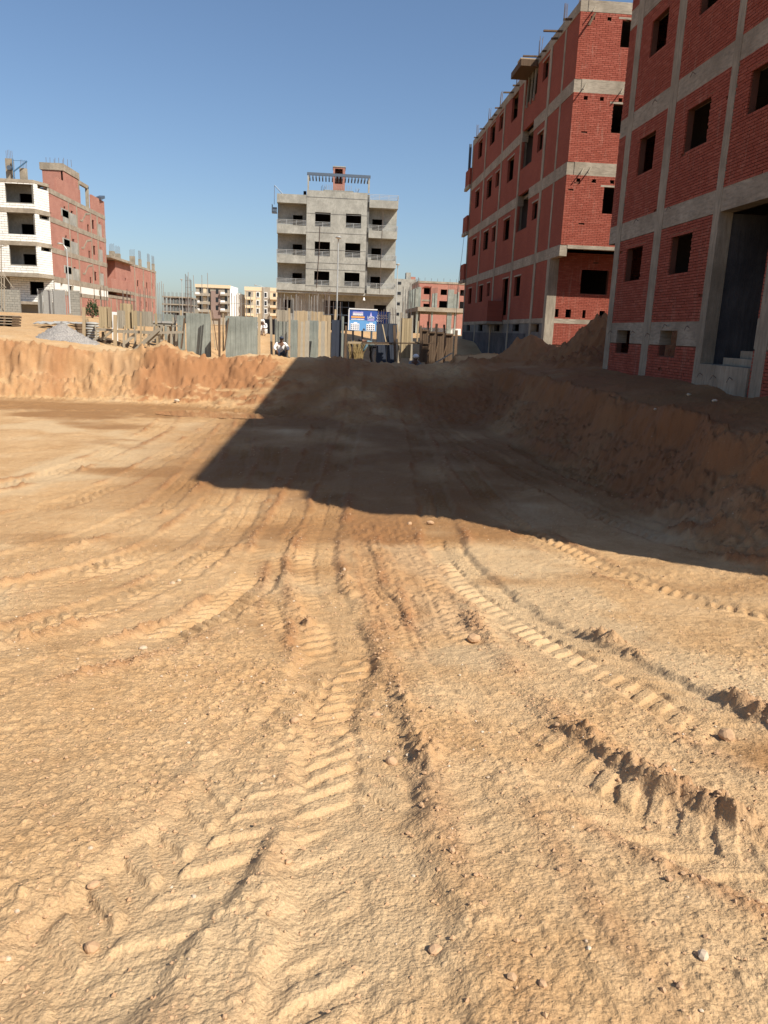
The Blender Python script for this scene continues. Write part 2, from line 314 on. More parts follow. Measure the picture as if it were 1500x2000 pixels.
# wheel tracks: centre line, width, lug pitch, depth, berm left, berm right
TRACKS = [
    ([(0.06, 0.6), (0.10, 1.46), (0.13, 2.27), (0.15, 3.6), (0.05, 5.5), (-0.13, 8.5), (0.11, 13), (0.36, 17), (0.72, 22.5), (1.0, 29)], 0.48, 0.17, 0.045, 0.03, 0.07, 1, [(3.0, 4.0), (6.2, 7.4)]),
    ([(3.6, 0.9), (2.7, 1.9), (2.15, 3.1), (1.92, 4.2), (1.75, 5.4), (1.58, 6.9), (1.49, 8.6), (1.66, 11), (1.83, 13.2), (2.19, 17.4), (2.5, 22.5), (2.6, 29)], 0.50, 0.17, 0.055, 0.03, 0.10, 1, [(3.0, 8.8)]),
    ([(2.4, 0.6), (1.75, 1.75), (1.14, 2.75), (0.94, 3.9), (0.92, 5.3), (1.0, 7.4), (0.95, 10.0)], 0.42, 0.16, 0.035, 0.02, 0.085, -1, [(2.3, 3.35), (5.1, 6.1)]),
    ([(-0.75, 0.4), (-0.62, 1.6), (-0.30, 2.7), (0.0, 4.0), (0.16, 5.2)], 0.44, 0.19, 0.035, 0.03, 0.03, -1),
    ([(-3.3, 2.4), (-2.0, 3.8), (-1.1, 5.4), (-0.72, 7.1), (-0.62, 9.5), (-0.45, 12.4), (-0.3, 15.5), (-0.2, 22)], 0.42, 0.17, 0.04, 0.05, 0.08, 1, [(5.6, 8.6)]),
    ([(-6.0, 4.6), (-3.6, 6.2), (-2.3, 8.0), (-1.75, 10.4), (-1.7, 13.5), (-2.0, 18), (-2.4, 23)], 0.46, 0.18, 0.035, 0.04, 0.035, -1),
    ([(-8.5, 7.0), (-5.2, 9.2), (-3.7, 12), (-3.2, 16), (-3.0, 22)], 0.46, 0.18, 0.03, 0.04, 0.03, 1),
    ([(6.6, 6.4), (5.2, 8.4), (4.35, 11), (3.9, 14), (3.55, 18), (3.2, 22.5), (3.4, 28)], 0.5, 0.18, 0.05, 0.05, 0.08, 1),
    ([(5.0, 4.4), (3.9, 6.1), (3.2, 8.2), (2.75, 11), (2.75, 15), (3.0, 20)], 0.46, 0.17, 0.03, 0.03, 0.045, -1),
    ([(0.62, 4.6), (0.62, 5.8), (0.50, 7.4), (0.45, 9.6)], 0.16, 0.1, 0.035, 0.015, 0.05, 1),
    ([(0.95, 0.5), (0.72, 1.4), (0.63, 2.1), (0.66, 3.2)], 0.26, 0.13, 0.015, 0.01, 0.01, 1),
    ([(-7.0, 5.4), (-4.3, 7.2), (-2.9, 9.6), (-2.4, 12.5), (-2.5, 17), (-2.7, 22)], 0.44, 0.17, 0.035, 0.04, 0.06, 1, [(7, 13)]),
    ([(-9.5, 8.8), (-6.2, 11), (-4.7, 14), (-4.3, 19), (-4.6, 23)], 0.46, 0.18, 0.035, 0.04, 0.06, -1, [(9, 16)]),
    ([(-4.6, 2.8), (-2.8, 4.5), (-1.75, 6.6), (-1.3, 9), (-1.15, 13), (-1.2, 18)], 0.42, 0.17, 0.035, 0.03, 0.075, -1, [(4.2, 5.6), (6.6, 9.5)]),
    ([(-0.2, 5.0), (-0.42, 6.6), (-0.48, 8.4), (-0.3, 10.5)], 0.2, 0.12, 0.02, 0.03, 0.06, 1, [(5.5, 8.5)]),
    ([(7.2, 8.5), (6.0, 10.0), (5.2, 12.5), (4.8, 16), (4.5, 21)], 0.5, 0.18, 0.05, 0.06, 0.06, -1),
]
def track_field(x, y):
    z = np.zeros_like(x); crumb = np.zeros_like(x); pressed = np.zeros_like(x)
    for k, (pts, w, pitch, dep, bl, br, hand, *win) in enumerate(TRACKS):
        P = np.array(pts, float)
        # resample the centre line smoothly
        tt = np.linspace(0, len(P)-1, (len(P)-1)*5+1); i = np.clip(np.floor(tt).astype(int), 0, len(P)-2); f = tt-i
        p0 = P[np.clip(i-1, 0, len(P)-1)]; p1 = P[i]; p2 = P[i+1]; p3 = P[np.clip(i+2, 0, len(P)-1)]; f = f[:, None]
        Q = 0.5*((2*p1)+(-p0+p2)*f+(2*p0-5*p1+4*p2-p3)*f*f+(-p0+3*p1-3*p2+p3)*f**3)
        lo = Q.min(0)-1.0; hi = Q.max(0)+1.0; sel = np.where((x > lo[0]) & (x < hi[0]) & (y > lo[1]) & (y < hi[1]))[0]
        if not len(sel): continue
        X = x[sel]; Y = y[sel]; X = X + 0.05*fbm(X, Y, 0.9, 3, 60+k); best = np.full(len(sel), 9.0); lat = np.full(len(sel), 9.0); arc = np.zeros(len(sel)); s0 = 0.0; tot = 0.0
        for a, b in zip(Q[:-1], Q[1:]):
            d = b-a; L = np.hypot(*d); d = d/L; rx = X-a[0]; ry = Y-a[1]; t = np.clip(rx*d[0]+ry*d[1], 0, L)
            dist = np.hypot(rx-t*d[0], ry-t*d[1]); sd = rx*d[1]-ry*d[0]; m = dist < best
            best = np.where(m, dist, best); lat = np.where(m, np.where(sd >= 0, dist, -dist), lat); arc = np.where(m, s0+t, arc); s0 += L
        h = w/2; u = lat/h; un = np.abs(u) + 0.30*fbm(X, Y, 0.22, 3, 70+k); inside = sst(1.22, 0.80, un); ends = sst(0, 0.6, arc)*sst(s0, s0-0.6, arc)
        fade = np.clip(0.62 + 1.1*fbm(X, Y, 1.3, 3, 80+k), 0.12, 1.15)*ends
        # lugs: two slanted rows meeting in the middle
        ph = (arc + hand*np.abs(lat)*0.75 + np.where(lat*hand > 0, 0.0, pitch*0.5))/pitch + 0.25*fbm(X, Y, 0.5, 2, 90+k)
        tri = np.abs((ph % 1.0)-0.5)*2; lug = sst(0.36, 0.62, tri + 0.35*fbm(X, Y, 0.16, 3, 95+k))*np.clip(0.78 + 1.7*fbm(X, Y, 0.45, 3, 97+k), 0.05, 1.0)
        zt = -dep*inside*(0.25 + 0.75*np.clip(fade, 0, 1)) + inside*lug*np.interp(Y, [1, 3, 5, 12], [0.020, 0.024, 0.032, 0.036])*np.clip(fade*1.25, 0, 1.1)*sst(1.0, 0.72, np.abs(u))*sst(0.02, 0.15, np.abs(u))
        patchy = lambda s: np.clip(0.35 + 1.9*fbm(arc, lat*0.3, 0.9, 3, s), 0.0, 1.35)
        clod = 0.055*lumps(X, Y, 0.13, 110+k, 0.45) + 0.034*lumps(X, Y, 0.07, 100+k, 0.35) + 0.02*lumps(X, Y, 0.036, 120+k, 0.3)
        toothed = 0.93 + 0.10*lug; strong = np.full(len(sel), 0.38)
        for (ya, yb_) in (win[0] if win else []): strong = np.maximum(strong, 1.25*sst(ya-0.3, ya+0.2, Y)*sst(yb_+0.4, yb_-0.1, Y))
        for side, amp, sd in ((-1, bl, 140+k), (1, br, 160+k)):
            q = (side*lat - h)/(0.24 if amp > 0.05 else 0.17); g = np.exp(-((q-0.30)/0.36)**2)
            sg = strong if side > 0 else 0.7; pt = patchy(sd); zb = g*ends*(0.50*amp*np.clip(pt*sg, 0, 1.15)*(0.7+0.6*np.clip(0.5+2.0*fbm(X, Y, 0.18, 3, 130+k), 0, 1))*toothed + clod*np.clip(pt*sg*1.6, 0.2, 1.3)*min(1.0, amp/0.05)); zt = zt + zb; crumb[sel] = np.maximum(crumb[sel], g*patchy(sd)*ends)
        z[sel] = z[sel] + zt; pressed[sel] = np.maximum(pressed[sel], inside*fade)
    return z, crumb, pressed
def ground_z(x, y):
    x = np.atleast_1d(np.array(x, float)); y = np.atleast_1d(np.array(y, float)); return base_height(x, y)

def make_ground():
    ys = [-0.9]; y = -0.9
    while y < 33: y += min(max(0.0085, 0.00042*y*y), 0.062) if y > 1.0 else (0.06 if y < 0.7 else 0.02); ys.append(y)
    st = 0.08
    while y < 3500: y += st; st *= 1.045; ys.append(y)
    ys = np.array([-900, -300, -120, -60, -35, -22, -15, -10, -7, -5, -3.5, -2.4, -1.6] + ys)
    n = 620; core = np.linspace(-1, 1, n); ext = 1 + np.cumsum(0.0045*1.075**np.arange(1, 95)); us = np.concatenate([-ext[::-1], core, ext])
    w = np.maximum(0.60*(ys+1.3), 0.5)
    Xg = us[None, :]*w[:, None]; Yg = np.repeat(ys[:, None], len(us), 1); x = Xg.ravel(); y = Yg.ravel()
    z = base_height(x, y)
    near = sst(60, 30, np.hypot(x, y))
    # slope tells the cut faces
    H = z.reshape(Xg.shape); hu = np.gradient(H, axis=1)/np.gradient(Xg, axis=1); slope = np.hypot(hu, np.gradient(H, axis=0)/np.gradient(Yg, axis=0) - hu*np.gradient(Xg, axis=0)/np.gradient(Yg, axis=0)).ravel()
    full = (x, y, z, near, slope); keep = np.where((y > 0.2) & (y < 36) & (np.abs(x) < 0.62*y + 3.0))[0]
    x, y, z, near, slope = (q[keep] for q in full)
    tz, crumb, pressed = track_field(x, y)
    cut = sst(0.3, 0.85, slope)*near
    rough = 0.05*fbm(x, y, 1.6, 3, 200)*near*(1-cut)
    rough += np.interp(y, [0, 2.5, 6], [0.6, 0.75, 1.0])*(0.016*fbm(x, y, 0.30, 4, 210) + 0.009*fbm(x, y, 0.06, 3, 214, 0.7) - 0.010*np.clip(0.06-np.abs(fbm(x, y, 0.35, 3, 216)), 0, 1)/0.06*np.clip(fbm(x, y, 0.9, 2, 217)*3, 0, 1))*near*(1-0.6*pressed)
    churn = np.clip(0.2 + 1.6*fbm(x, y, 1.8, 3, 220), 0, 1)
    band = sst(0.15, 0.3, x - 0.1)*sst(1.35, 1.15, x)*sst(5.0, 5.6, y)*sst(11.5, 10, y)     # loose crumbs between the two wheel marks
    rough += (0.020*lumps(x, y, 0.10, 230, 0.62)*churn + 0.016*lumps(x, y, 0.045, 240, 0.6)*(0.3+churn) + 0.010*lumps(x, y, 0.026, 242, 0.55)*(0.4+churn)*sst(9, 6, y) + band*(0.035*lumps(x, y, 0.09, 250, 0.25)+0.02*lumps(x, y, 0.05, 252, 0.3)))*near*(1-0.7*pressed)*sst(24, 14, y)
    rough += cut*np.where(x > 4.4, 0.55, 1.0)*(0.10*fbm(x, y, 0.40, 4, 264, 0.6) + 0.24*lumps(x+y*0.3, y+0.6*z, 0.24, 268, 0.5) + 0.15*lumps(x, y+0.5*z, 0.12, 269, 0.45) + 0.07*lumps(x, y, 0.07, 265, 0.4))
    talus = sst(1.6, 0.3, np.abs(y-np.interp(x, BX, BY)))*sst(0, -1.5, x) + sst(0.9, 0.2, np.abs(x-5.5))*sst(6, 9, y)*sst(29, 26, y); rough += talus*(0.11*lumps(x, y, 0.17, 255, 0.55)+0.06*lumps(x, y, 0.09, 256, 0.5))
    rampm = sst(-1.5, 0.0, x)*sst(7, 5, x)*sst(22, 23.5, y)*sst(31.5, 29.5, y); rough += rampm*(0.12*fbm(x, y, 0.7, 4, 281)+0.10*lumps(x, y, 0.26, 282, 0.6)+0.06*lumps(x, y, 0.13, 283, 0.5))
    spoil = sst(6.9, 7.7, x)*sst(23.5, 25, y)*sst(35, 32.5, y); rough += spoil*(0.26*fbm(x, y, 0.7, 4, 284, 0.6)+0.20*lumps(x, y, 0.33, 285, 0.5)+0.10*lumps(x, y, 0.15, 286, 0.45))
    crestb = sst(0.9, 0.1, np.abs(y-28.9))*sst(0, -2, x) ; rough += crestb*(0.08*fbm(x, y, 0.5, 4, 266)+0.07*lumps(x, y, 0.18, 267, 0.55))
    rough += 0.05*lumps(x, y, 0.33, 270, 0.72)*near*sst(19, 23, y)
    z = z + tz*near + rough
    zz = full[2].copy(); zz[keep] = z; verts = np.stack([full[0], full[1], zz], 1); R, C = Xg.shape
    i = np.arange(R*C).reshape(R, C); faces = np.stack([i[:-1, :-1].ravel(), i[:-1, 1:].ravel(), i[1:, 1:].ravel(), i[1:, :-1].ravel()], 1)
    me = bpy.data.meshes.new('ground'); me.vertices.add(len(verts)); me.vertices.foreach_set('co', verts.ravel())
    me.loops.add(faces.size); me.loops.foreach_set('vertex_index', faces.ravel().astype(np.int32))
    me.polygons.add(len(faces)); me.polygons.foreach_set('loop_start', np.arange(0, faces.size, 4, dtype=np.int32)); me.polygons.foreach_set('loop_total', np.full(len(faces), 4, np.int32))
    me.update(calc_edges=True)
    me.polygons.foreach_set('use_smooth', np.ones(len(faces), bool))
    # soil colours: damp clay plus shade painted into the pit, fresh red cut, loose crumbs, pale dust
    wet_shade = sst(0.02, 0.30, fbm(x*0.6, y, 2.6, 4, 300))*sst(30, 24, y)
    wet_shade = np.maximum(wet_shade*np.interp(y, [0, 4, 9, 30], [0.45, 0.6, 0.95, 0.95]), 0.9*sst(2.2, 0.6, np.abs(y-23.6+0.10*x+0.6*fbm(x, y, 1.5, 3, 305)))*sst(-0.2, -2.5, x)*sst(-16, -10, x))
    wet_shade = np.maximum(wet_shade, 0.55*crumb*sst(8, 11, y)*sst(30, 27, y))*(1-0.45*pressed*sst(9, 12, y))
    wet_shade = np.maximum(wet_shade, sst(1.5, 0.8, np.hypot((x+3.2)/2.1, (y-23.75)/0.95)))
    wet_shade = np.maximum(wet_shade, 0.8*sst(0.9, 0.2, np.hypot((x-2.55)/1.2, (y-3.05)/0.42) + 0.5*fbm(x, y, 0.4, 3, 307)))
    wet_shade = np.maximum(wet_shade, 1.1*sst(-4.5, -1.5, x)*sst(10.0, 12.5, y)*sst(29, 26, y)*np.clip(0.80+1.3*fbm(x, y*0.6, 1.6, 4, 308), 0, 1))  # damp soil here, darkened and reddened further to deepen the cast shade
    pale = sst(0.05, 0.35, fbm(x, y*0.8, 1.9, 4, 310))*(1-wet_shade)
    for cx, cy, rx, ry in ((0.0, 2.0, 0.45, 0.75), (1.0, 4.6, 0.5, 0.5), (-3.3, 6.9, 0.7, 0.6), (2.1, 5.6, 0.6, 0.7), (-3.6, 16.5, 1.4, 1.6), (1.35, 19.3, 0.8, 1.4), (3.0, 11.4, 0.6, 1.3), (0.9, 14.2, 0.35, 1.5), (-1.2, 15.0, 0.4, 1.6), (2.6, 16.0, 0.3, 1.8), (2.0, 2.1, 0.7, 0.45)):
        pale = np.maximum(pale, sst(1.1, 0.5, np.hypot((x-cx)/rx, (y-cy)/ry) + 0.7*fbm(x, y, 0.5, 3, 315))*0.9)
    pale = np.maximum(pale, sst(4.5, 2.0, y)*np.clip(0.45+1.2*fbm(x, y, 0.9, 4, 317), 0, 1))*(1-0.7*np.clip(wet_shade, 0, 1))
    red = np.clip(cut*(0.35 + 1.5*np.clip(fbm(x, y, 2.2, 3, 320)+0.15, 0, 1)) + 0.75*sst(1.6, 0.6, np.hypot((x+2.6)/2.6, (y-26.6)/1.6))*cut + crumb*0.55 + 0.85*spoil + 0.75*rampm*np.clip(0.6+1.6*fbm(x, y, 1.3, 3, 324), 0, 1) + 0.85*sst(4.4, 5.8, x)*sst(34, 30, y)*sst(7, 10, y)*np.clip(0.75+0.9*fbm(x, y, 1.1, 4, 322), 0.1, 1) + band*0.35, 0, 1)
    col = np.zeros((len(full[0]), 4), np.float32); col[:, 3] = 1; col[keep, 0] = np.clip(wet_shade, 0, 1.1); col[keep, 1] = red; col[keep, 2] = pale
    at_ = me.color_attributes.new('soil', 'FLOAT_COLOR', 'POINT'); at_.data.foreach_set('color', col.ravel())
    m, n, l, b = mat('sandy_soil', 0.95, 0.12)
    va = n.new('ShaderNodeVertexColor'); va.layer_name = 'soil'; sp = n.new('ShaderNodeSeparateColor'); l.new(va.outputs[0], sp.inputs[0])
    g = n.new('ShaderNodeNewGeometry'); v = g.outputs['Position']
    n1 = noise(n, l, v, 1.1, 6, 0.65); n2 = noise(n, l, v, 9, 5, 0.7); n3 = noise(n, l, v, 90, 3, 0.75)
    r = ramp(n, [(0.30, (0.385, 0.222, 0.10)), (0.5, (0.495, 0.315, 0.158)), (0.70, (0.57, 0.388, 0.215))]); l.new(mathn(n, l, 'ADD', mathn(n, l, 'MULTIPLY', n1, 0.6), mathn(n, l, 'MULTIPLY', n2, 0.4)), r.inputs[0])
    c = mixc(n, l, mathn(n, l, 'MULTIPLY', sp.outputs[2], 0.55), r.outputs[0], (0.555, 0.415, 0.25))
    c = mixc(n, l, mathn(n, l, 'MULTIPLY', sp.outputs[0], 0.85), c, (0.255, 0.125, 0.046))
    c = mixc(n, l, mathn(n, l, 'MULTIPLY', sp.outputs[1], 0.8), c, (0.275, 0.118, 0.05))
    pk = ramp(n, [(0.60, (0, 0, 0)), (0.72, (1, 1, 1))]); l.new(n3, pk.inputs[0])
    c = mixc(n, l, mathn(n, l, 'MULTIPLY', pk.outputs[0], 0.22), c, (0.60, 0.50, 0.38))
    dk = ramp(n, [(0.30, (1, 1, 1)), (0.42, (0, 0, 0))]); l.new(n3, dk.inputs[0])
    c = mixc(n, l, mathn(n, l, 'MULTIPLY', dk.outputs[0], 0.25), c, (0.24, 0.13, 0.065))
    gr = ramp(n, [(0.35, (0.70, 0.70, 0.70)), (0.65, (1.22, 1.22, 1.22))]); l.new(noise(n, l, v, 150, 4, 0.85), gr.inputs[0]); c = mixc(n, l, 0.75, c, gr.outputs[0], 'MULTIPLY')
    l.new(c, b.inputs[0])
    rr = node(n, 'ShaderNodeMapRange'); l.new(sp.outputs[0], rr.inputs[0]); rr.inputs[3].default_value = 0.96; rr.inputs[4].default_value = 0.72; l.new(rr.outputs[0], b.inputs['Roughness'])
    vo = node(n, 'ShaderNodeTexVoronoi', Scale=70.0); l.new(v, vo.inputs['Vector']); n4 = noise(n, l, v, 240, 2, 0.8)
    hb = mathn(n, l, 'ADD', mathn(n, l, 'MULTIPLY', n2, 0.8), mathn(n, l, 'ADD', mathn(n, l, 'MULTIPLY', n3, 0.5), mathn(n, l, 'ADD', mathn(n, l, 'MULTIPLY', noise(n, l, v, 36, 5, 0.8), 0.7), mathn(n, l, 'MULTIPLY', vo.outputs['Distance'], -0.45))))
    bump(n, l, hb, b, 0.7, 0.016)
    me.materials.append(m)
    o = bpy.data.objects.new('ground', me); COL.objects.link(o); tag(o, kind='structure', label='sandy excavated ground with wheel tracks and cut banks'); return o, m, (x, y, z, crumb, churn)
ground, M['soil'], GV = make_ground()
def gz(x, y): return float(base_height(np.array([float(x)]), np.array([float(y)]))[0])

def hit(px, py):
    """where the line of sight through (px, py) meets the ground"""
    d = RM @ np.array([px-750., py-1000., 1500.]); d = d/np.linalg.norm(d); t = np.concatenate([np.linspace(1.0, 60, 4000), np.linspace(60, 400, 3000)]); P = EYE[None]+d[None]*t[:, None]; h = base_height(P[:, 0], P[:, 1]); j = int(np.argmax(P[:, 2] < h)); return P[j]

# muddy water standing in the low spots at the foot of the far bank
pc = (-3.2, 23.75); wp = [(pc[0]+2.1*math.cos(t), pc[1]+1.0*math.sin(t), -1.372) for t in np.linspace(0, 2*math.pi, 40, endpoint=False)]
pm, n_, l_, pb0 = mat('muddy_water', 0.06, 0.5); pb0.inputs[0].default_value = (0.26, 0.145, 0.07, 1)
tag(MB().poly(wp).build('puddle', pm, None, loc=(pc[0], pc[1], -1.372)), 'shallow muddy puddle at the foot of the sand bank', kind='structure')
# ------------------------------------------------------------------ laid bricks and blocks
def lay(rects, holes, bl, bh, joint, r, ragged=0.0):
    """running bond over rects minus holes -> list of (u0,u1,v0,v1)"""
    out = []
    for (u0, u1, v0, v1) in rects:
        row = 0; v = v0
        while v < v1 - 0.02:
            vt = min(v + bh - joint, v1); hs = sorted((h[0], h[1]) for h in holes if h[2] < v + bh*0.5 < h[3] and h[1] > u0 and h[0] < u1); cur = u0; spans = []
            for a, b in hs + [(u1, u1)]:
                if a - cur > 0.03: spans.append((cur, min(a, u1)))
                cur = max(cur, b)
            for a, b in spans:
                u = a - (bl*0.5 if row % 2 else 0.0) - r.random()*0.02
                while u < b:
                    e = u + bl*(0.96 + 0.08*r.random()); p, q = max(u, a), min(e - joint, b)
                    if q - p > 0.03 and r.random() > ragged: out.append((p, q, v, vt))
                    u = e
            v += bh; row += 1
    return out
_unit = {}
def unit_brick(key, material, seed):
    k = (key, material.name, seed)
    if k not in _unit:
        r = random.Random(seed); me = bpy.data.meshes.new(key); j = lambda: (r.random()-0.5)*0.05
        vs = [(x*0.5 + j()*0.6, y*0.5 + j()*0.3, z*0.5 + j()) for z in (-1, 1) for x, y in ((-1, -1), (1, -1), (1, 1), (-1, 1))]
        me.from_pydata(vs, [], [(0,3,2,1),(4,5,6,7),(0,1,5,4),(1,2,6,5),(2,3,7,6),(3,0,4,7)]); me.materials.append(material); _unit[k] = me
    return _unit[k]
def put_pieces(name, pieces, O, U, N, depth, material, parent, n_single, rest_name, seed=1, jit=0.004):
    """pieces proud of a wall plane: the n_single nearest that stand in view are objects of their own, the rest one part"""
    O, U, N = (np.array(q, float) for q in (O, U, N)); r = random.Random(seed); org = ORG[parent.name]; rows = []
    for (a, b, c, d) in pieces:
        ctr = O + U*((a+b)/2); ctr = np.array((ctr[0], ctr[1], (c+d)/2)); q = RM.T @ (ctr - EYE)
        px, py = 750+1500*q[0]/max(q[2], .1), 1000+1500*q[1]/max(q[2], .1); seen = q[2] > 0.5 and -20 < px < 1520 and -20 < py < 2020
        rows.append((0 if seen else 1, q[2], ctr, b-a, d-c))
    order = sorted(range(len(rows)), key=lambda i: rows[i][:2]); ang = math.atan2(U[1], U[0]); mb = MB(); k = 0
    for i in order:
        off, _, ctr, L, H = rows[i]; pr = (r.random()-0.5)*2*jit
        if k < n_single and not off:
            o = bpy.data.objects.new(name, unit_brick(name, material, r.randrange(6))); COL.objects.link(o); o.parent = parent
            o.location = ctr + N*(pr) - org; o.rotation_euler = (0, 0, ang); o.scale = (L, depth, H); k += 1
        else: mb.obox(ctr + N*pr, U*(L/2), N*(depth/2), (0, 0, H/2))
    if mb.v:
        o = mb.build(rest_name, material, parent); o['kind'] = 'stuff'
def rebars(root, pts, z0, z1, material, r=0.012, lean=0.05, name='rebar', seed=3):
    q = random.Random(seed)
    for (x, y) in pts:
        h = z1 + (q.random()-0.5)*0.35*(z1-z0)*0.5; dx, dy = (q.random()-0.5)*2*lean*(h-z0), (q.random()-0.5)*2*lean*(h-z0)
        MB().tube([(x, y, z0), (x+dx*0.4, y+dy*0.4, (z0+h)/2), (x+dx, y+dy, h)], r, 5).build(name, material, root)

# ------------------------------------------------------------------ near brick building on the right (facade on x = 8.2)
FX = 8.2
b1 = thing('brick_building', (FX, 22.9, 0.3), 'unfinished red brick building with concrete frame and raised entrance steps', 'building', None)
LV = [(1.22, 1.77), (4.02, 4.50), (6.90, 7.38), (9.70, 10.18), (12.55, 13.0)]            # floor beams
COLS = [(22.50, 22.90), (19.70, 20.14), (16.76, 17.05), (14.20, 14.60), (10.3, 10.65), (6.6, 6.95), (4.55, 4.9)]
WIN = {0: [(21.04, 22.03, 0.95, 1.56), (18.10, 19.08, 0.96, 1.57)], 1: [(20.80, 21.92, 2.88, 3.77), (17.95, 19.05, 2.88, 3.78), (11.6, 12.8, 2.88, 3.78), (7.8, 9.0, 2.88, 3.78), (5.2, 6.2, 2.88, 3.78)]}
for fl, z in ((2, 5.64), (3, 8.47), (4, 11.3)):
    WIN[fl] = [(20.76, 21.80, z, z+0.92), (17.85, 19.0, z, z+0.92), (15.2, 16.2, z+0.1, z+0.92), (11.6, 12.8, z, z+0.92), (7.8, 9.0, z, z+0.92), (5.2, 6.2, z, z+0.92)]
Y0, Y1 = 4.55, 22.9; ENT = (14.66, 16.80)
ztop = [LV[0][0], LV[1][0], LV[2][0], LV[3][0], LV[4][0]]; zbot = [0.0, LV[0][1], LV[1][1], LV[2][1], LV[3][1]]
for fl in range(5):
    far = 22.9 if fl < 2 else 23.45; holes = list(WIN[fl]); zb, zt = zbot[fl], ztop[fl]
    if fl == 0: zt = 1.22; holes = [(a, b, c, 1.9) for a, b, c, d in holes]
    if fl <= 1: holes.append((ENT[0], ENT[1], -1, 9))
    w = MB().wall((FX+0.022, 0, 0), (0, 1, 0), (-1, 0, 0), 0.14, Y0, far, zb, zt, holes).build('brick_wall', M['mortar'], b1)
    edges = sorted([(a, b) for a, b in COLS]); rects = []; cur = Y0
    for a, b in edges + [(far, far)]:
        if a - cur > 0.05: rects.append((cur, a, zb if fl else 0.28, zt))
        cur = b
    if fl >= 2: pass
    rects = [q for q in rects if q[1] > 9.0]
    pcs = lay(rects, holes, 0.225, 0.066, 0.012, random.Random(fl+10), 0.004)
    put_pieces('brick', pcs, (FX+0.004, 0, 0), (0, 1, 0), (-1, 0, 0), 0.04, M['brick'], w, 60, 'brickwork', fl+1)
    for (a, b, c, d) in WIN[fl]:
        if fl: MB().box(FX-0.004, FX+0.19, a-0.14, b+0.14, d+0.002, d+0.072).build('lintel', M['conc_h'], b1)
for i, (za, zb) in enumerate(LV):
    far = 22.9 if i < 1 else 23.45
    if i == 0:
        mb = MB().wall((FX-0.012, 0, 0), (0, 1, 0), (-1, 0, 0), 0.3, Y0, far, za, zb, [(q[0], q[1], 0, 1.565) for q in WIN[0]] + [(ENT[0], ENT[1], -1, 9)])
    else: mb = MB().box(FX-0.012, FX+0.3, Y0, far, za, zb)
    mb.build('floor_beam', M['conc_h'], b1)
    if i: MB().box(FX+0.302, 18.6, Y0+0.22, far-0.22, zb-0.16, zb-0.004).build('floor_slab', M['slab'], b1)
for (a, b) in COLS:
    MB().box(FX-0.022, FX+0.28, a, b, -0.1, 12.546).build('concrete_column', M['conc'], b1)
# gable ends, back, inner walls
MB().wall((0, Y1-0.02, 0), (1, 0, 0), (0, 1, 0), 0.2, FX+0.29, 18.8, -0.1, 4.0, [(9.3, 11.2, 0.75, 1.75), (13, 14, 2.8, 3.8)]).build('gable_wall', M['bwy'], b1)
MB().wall((0, 23.44, 0), (1, 0, 0), (0, 1, 0), 0.2, FX+0.31, 18.8, 4.505, 13.0, []).build('gable_wall', M['bwy'], b1)
MB().box(FX+0.302, 18.8, 22.92, 23.44, 4.06, 4.498).build('floor_beam', M['conc_h'], b1)
MB().wall((0, Y0, 0), (1, 0, 0), (0, -1, 0), 0.2, FX+0.31, 18.6, -0.3, 13.0, []).build('gable_wall', M['bwy'], b1)
MB().wall((18.8, 0, 0), (0, 1, 0), (1, 0, 0), 0.2, Y0, 23.4, -0.1, 13.0, []).build('back_wall', M['bwx'], b1)
MB().wall((12.4, 0, 0), (0, 1, 0), (-1, 0, 0), 0.15, Y0+0.25, 22.6, 1.78, 12.5, []).build('inner_wall', M['inner'], b1)
for y in (20.0, 10.5):
    MB().wall((0, y, 0), (1, 0, 0), (0, -1, 0), 0.12, FX+0.25, 12.3, 1.78, 12.5, []).build('inner_wall', M['inner'], b1)
MB().box(FX+0.31, 18.5, Y0+0.3, Y1-0.3, 13.002, 13.14).build('roof_slab', M['conc'], b1)
# entrance: tall recess with a landing and steps
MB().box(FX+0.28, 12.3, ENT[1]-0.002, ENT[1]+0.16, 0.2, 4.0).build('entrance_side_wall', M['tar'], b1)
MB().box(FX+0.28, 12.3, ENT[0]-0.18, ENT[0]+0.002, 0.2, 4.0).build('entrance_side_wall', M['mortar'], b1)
MB().box(FX-0.05, FX+0.95, ENT[0]+0.02, ENT[1]+0.06, 0.0, 0.86).build('entrance_landing', M['conc'], b1)
for k in range(5):
    x0 = FX+0.30+0.30*k; MB().box(x0+0.002, x0+0.30, ENT[0]+0.03, ENT[1]-0.42-0.12*k, 0.862, 0.86+0.155*(k+1)).build('step', M['conc'], b1)
MB().box(FX-0.018, FX+0.3, 14.20, ENT[0]-0.001, 1.23, 1.80).build('jamb_block', M['conc'], b1)
# roof canopies towards the near end: their stepped outline makes the edge of the shadow in the pit
MB().box(FX, 10.195, 2.75, Y0-0.005, 12.2, 13.0).build('roof_canopy', M['conc_h'], b1)
MB().box(10.2, 11.35, 1.5, Y0-0.005, 11.6, 13.0).build('roof_canopy', M['bwx'], b1)
MB().box(12.0, 18.0, 14.0, 22.2, 13.142, 15.4).build('roof_shade_box', M['bwy'], b1)  # unseen roof box, added to keep the spoil heaps shaded
rebars(b1, [(FX+0.1+0.12*i, y+0.1*j) for y in (22.6, 19.8, 16.8) for i in (0, 1) for j in (0, 1)], 13.0, 13.8, M['rebar'])
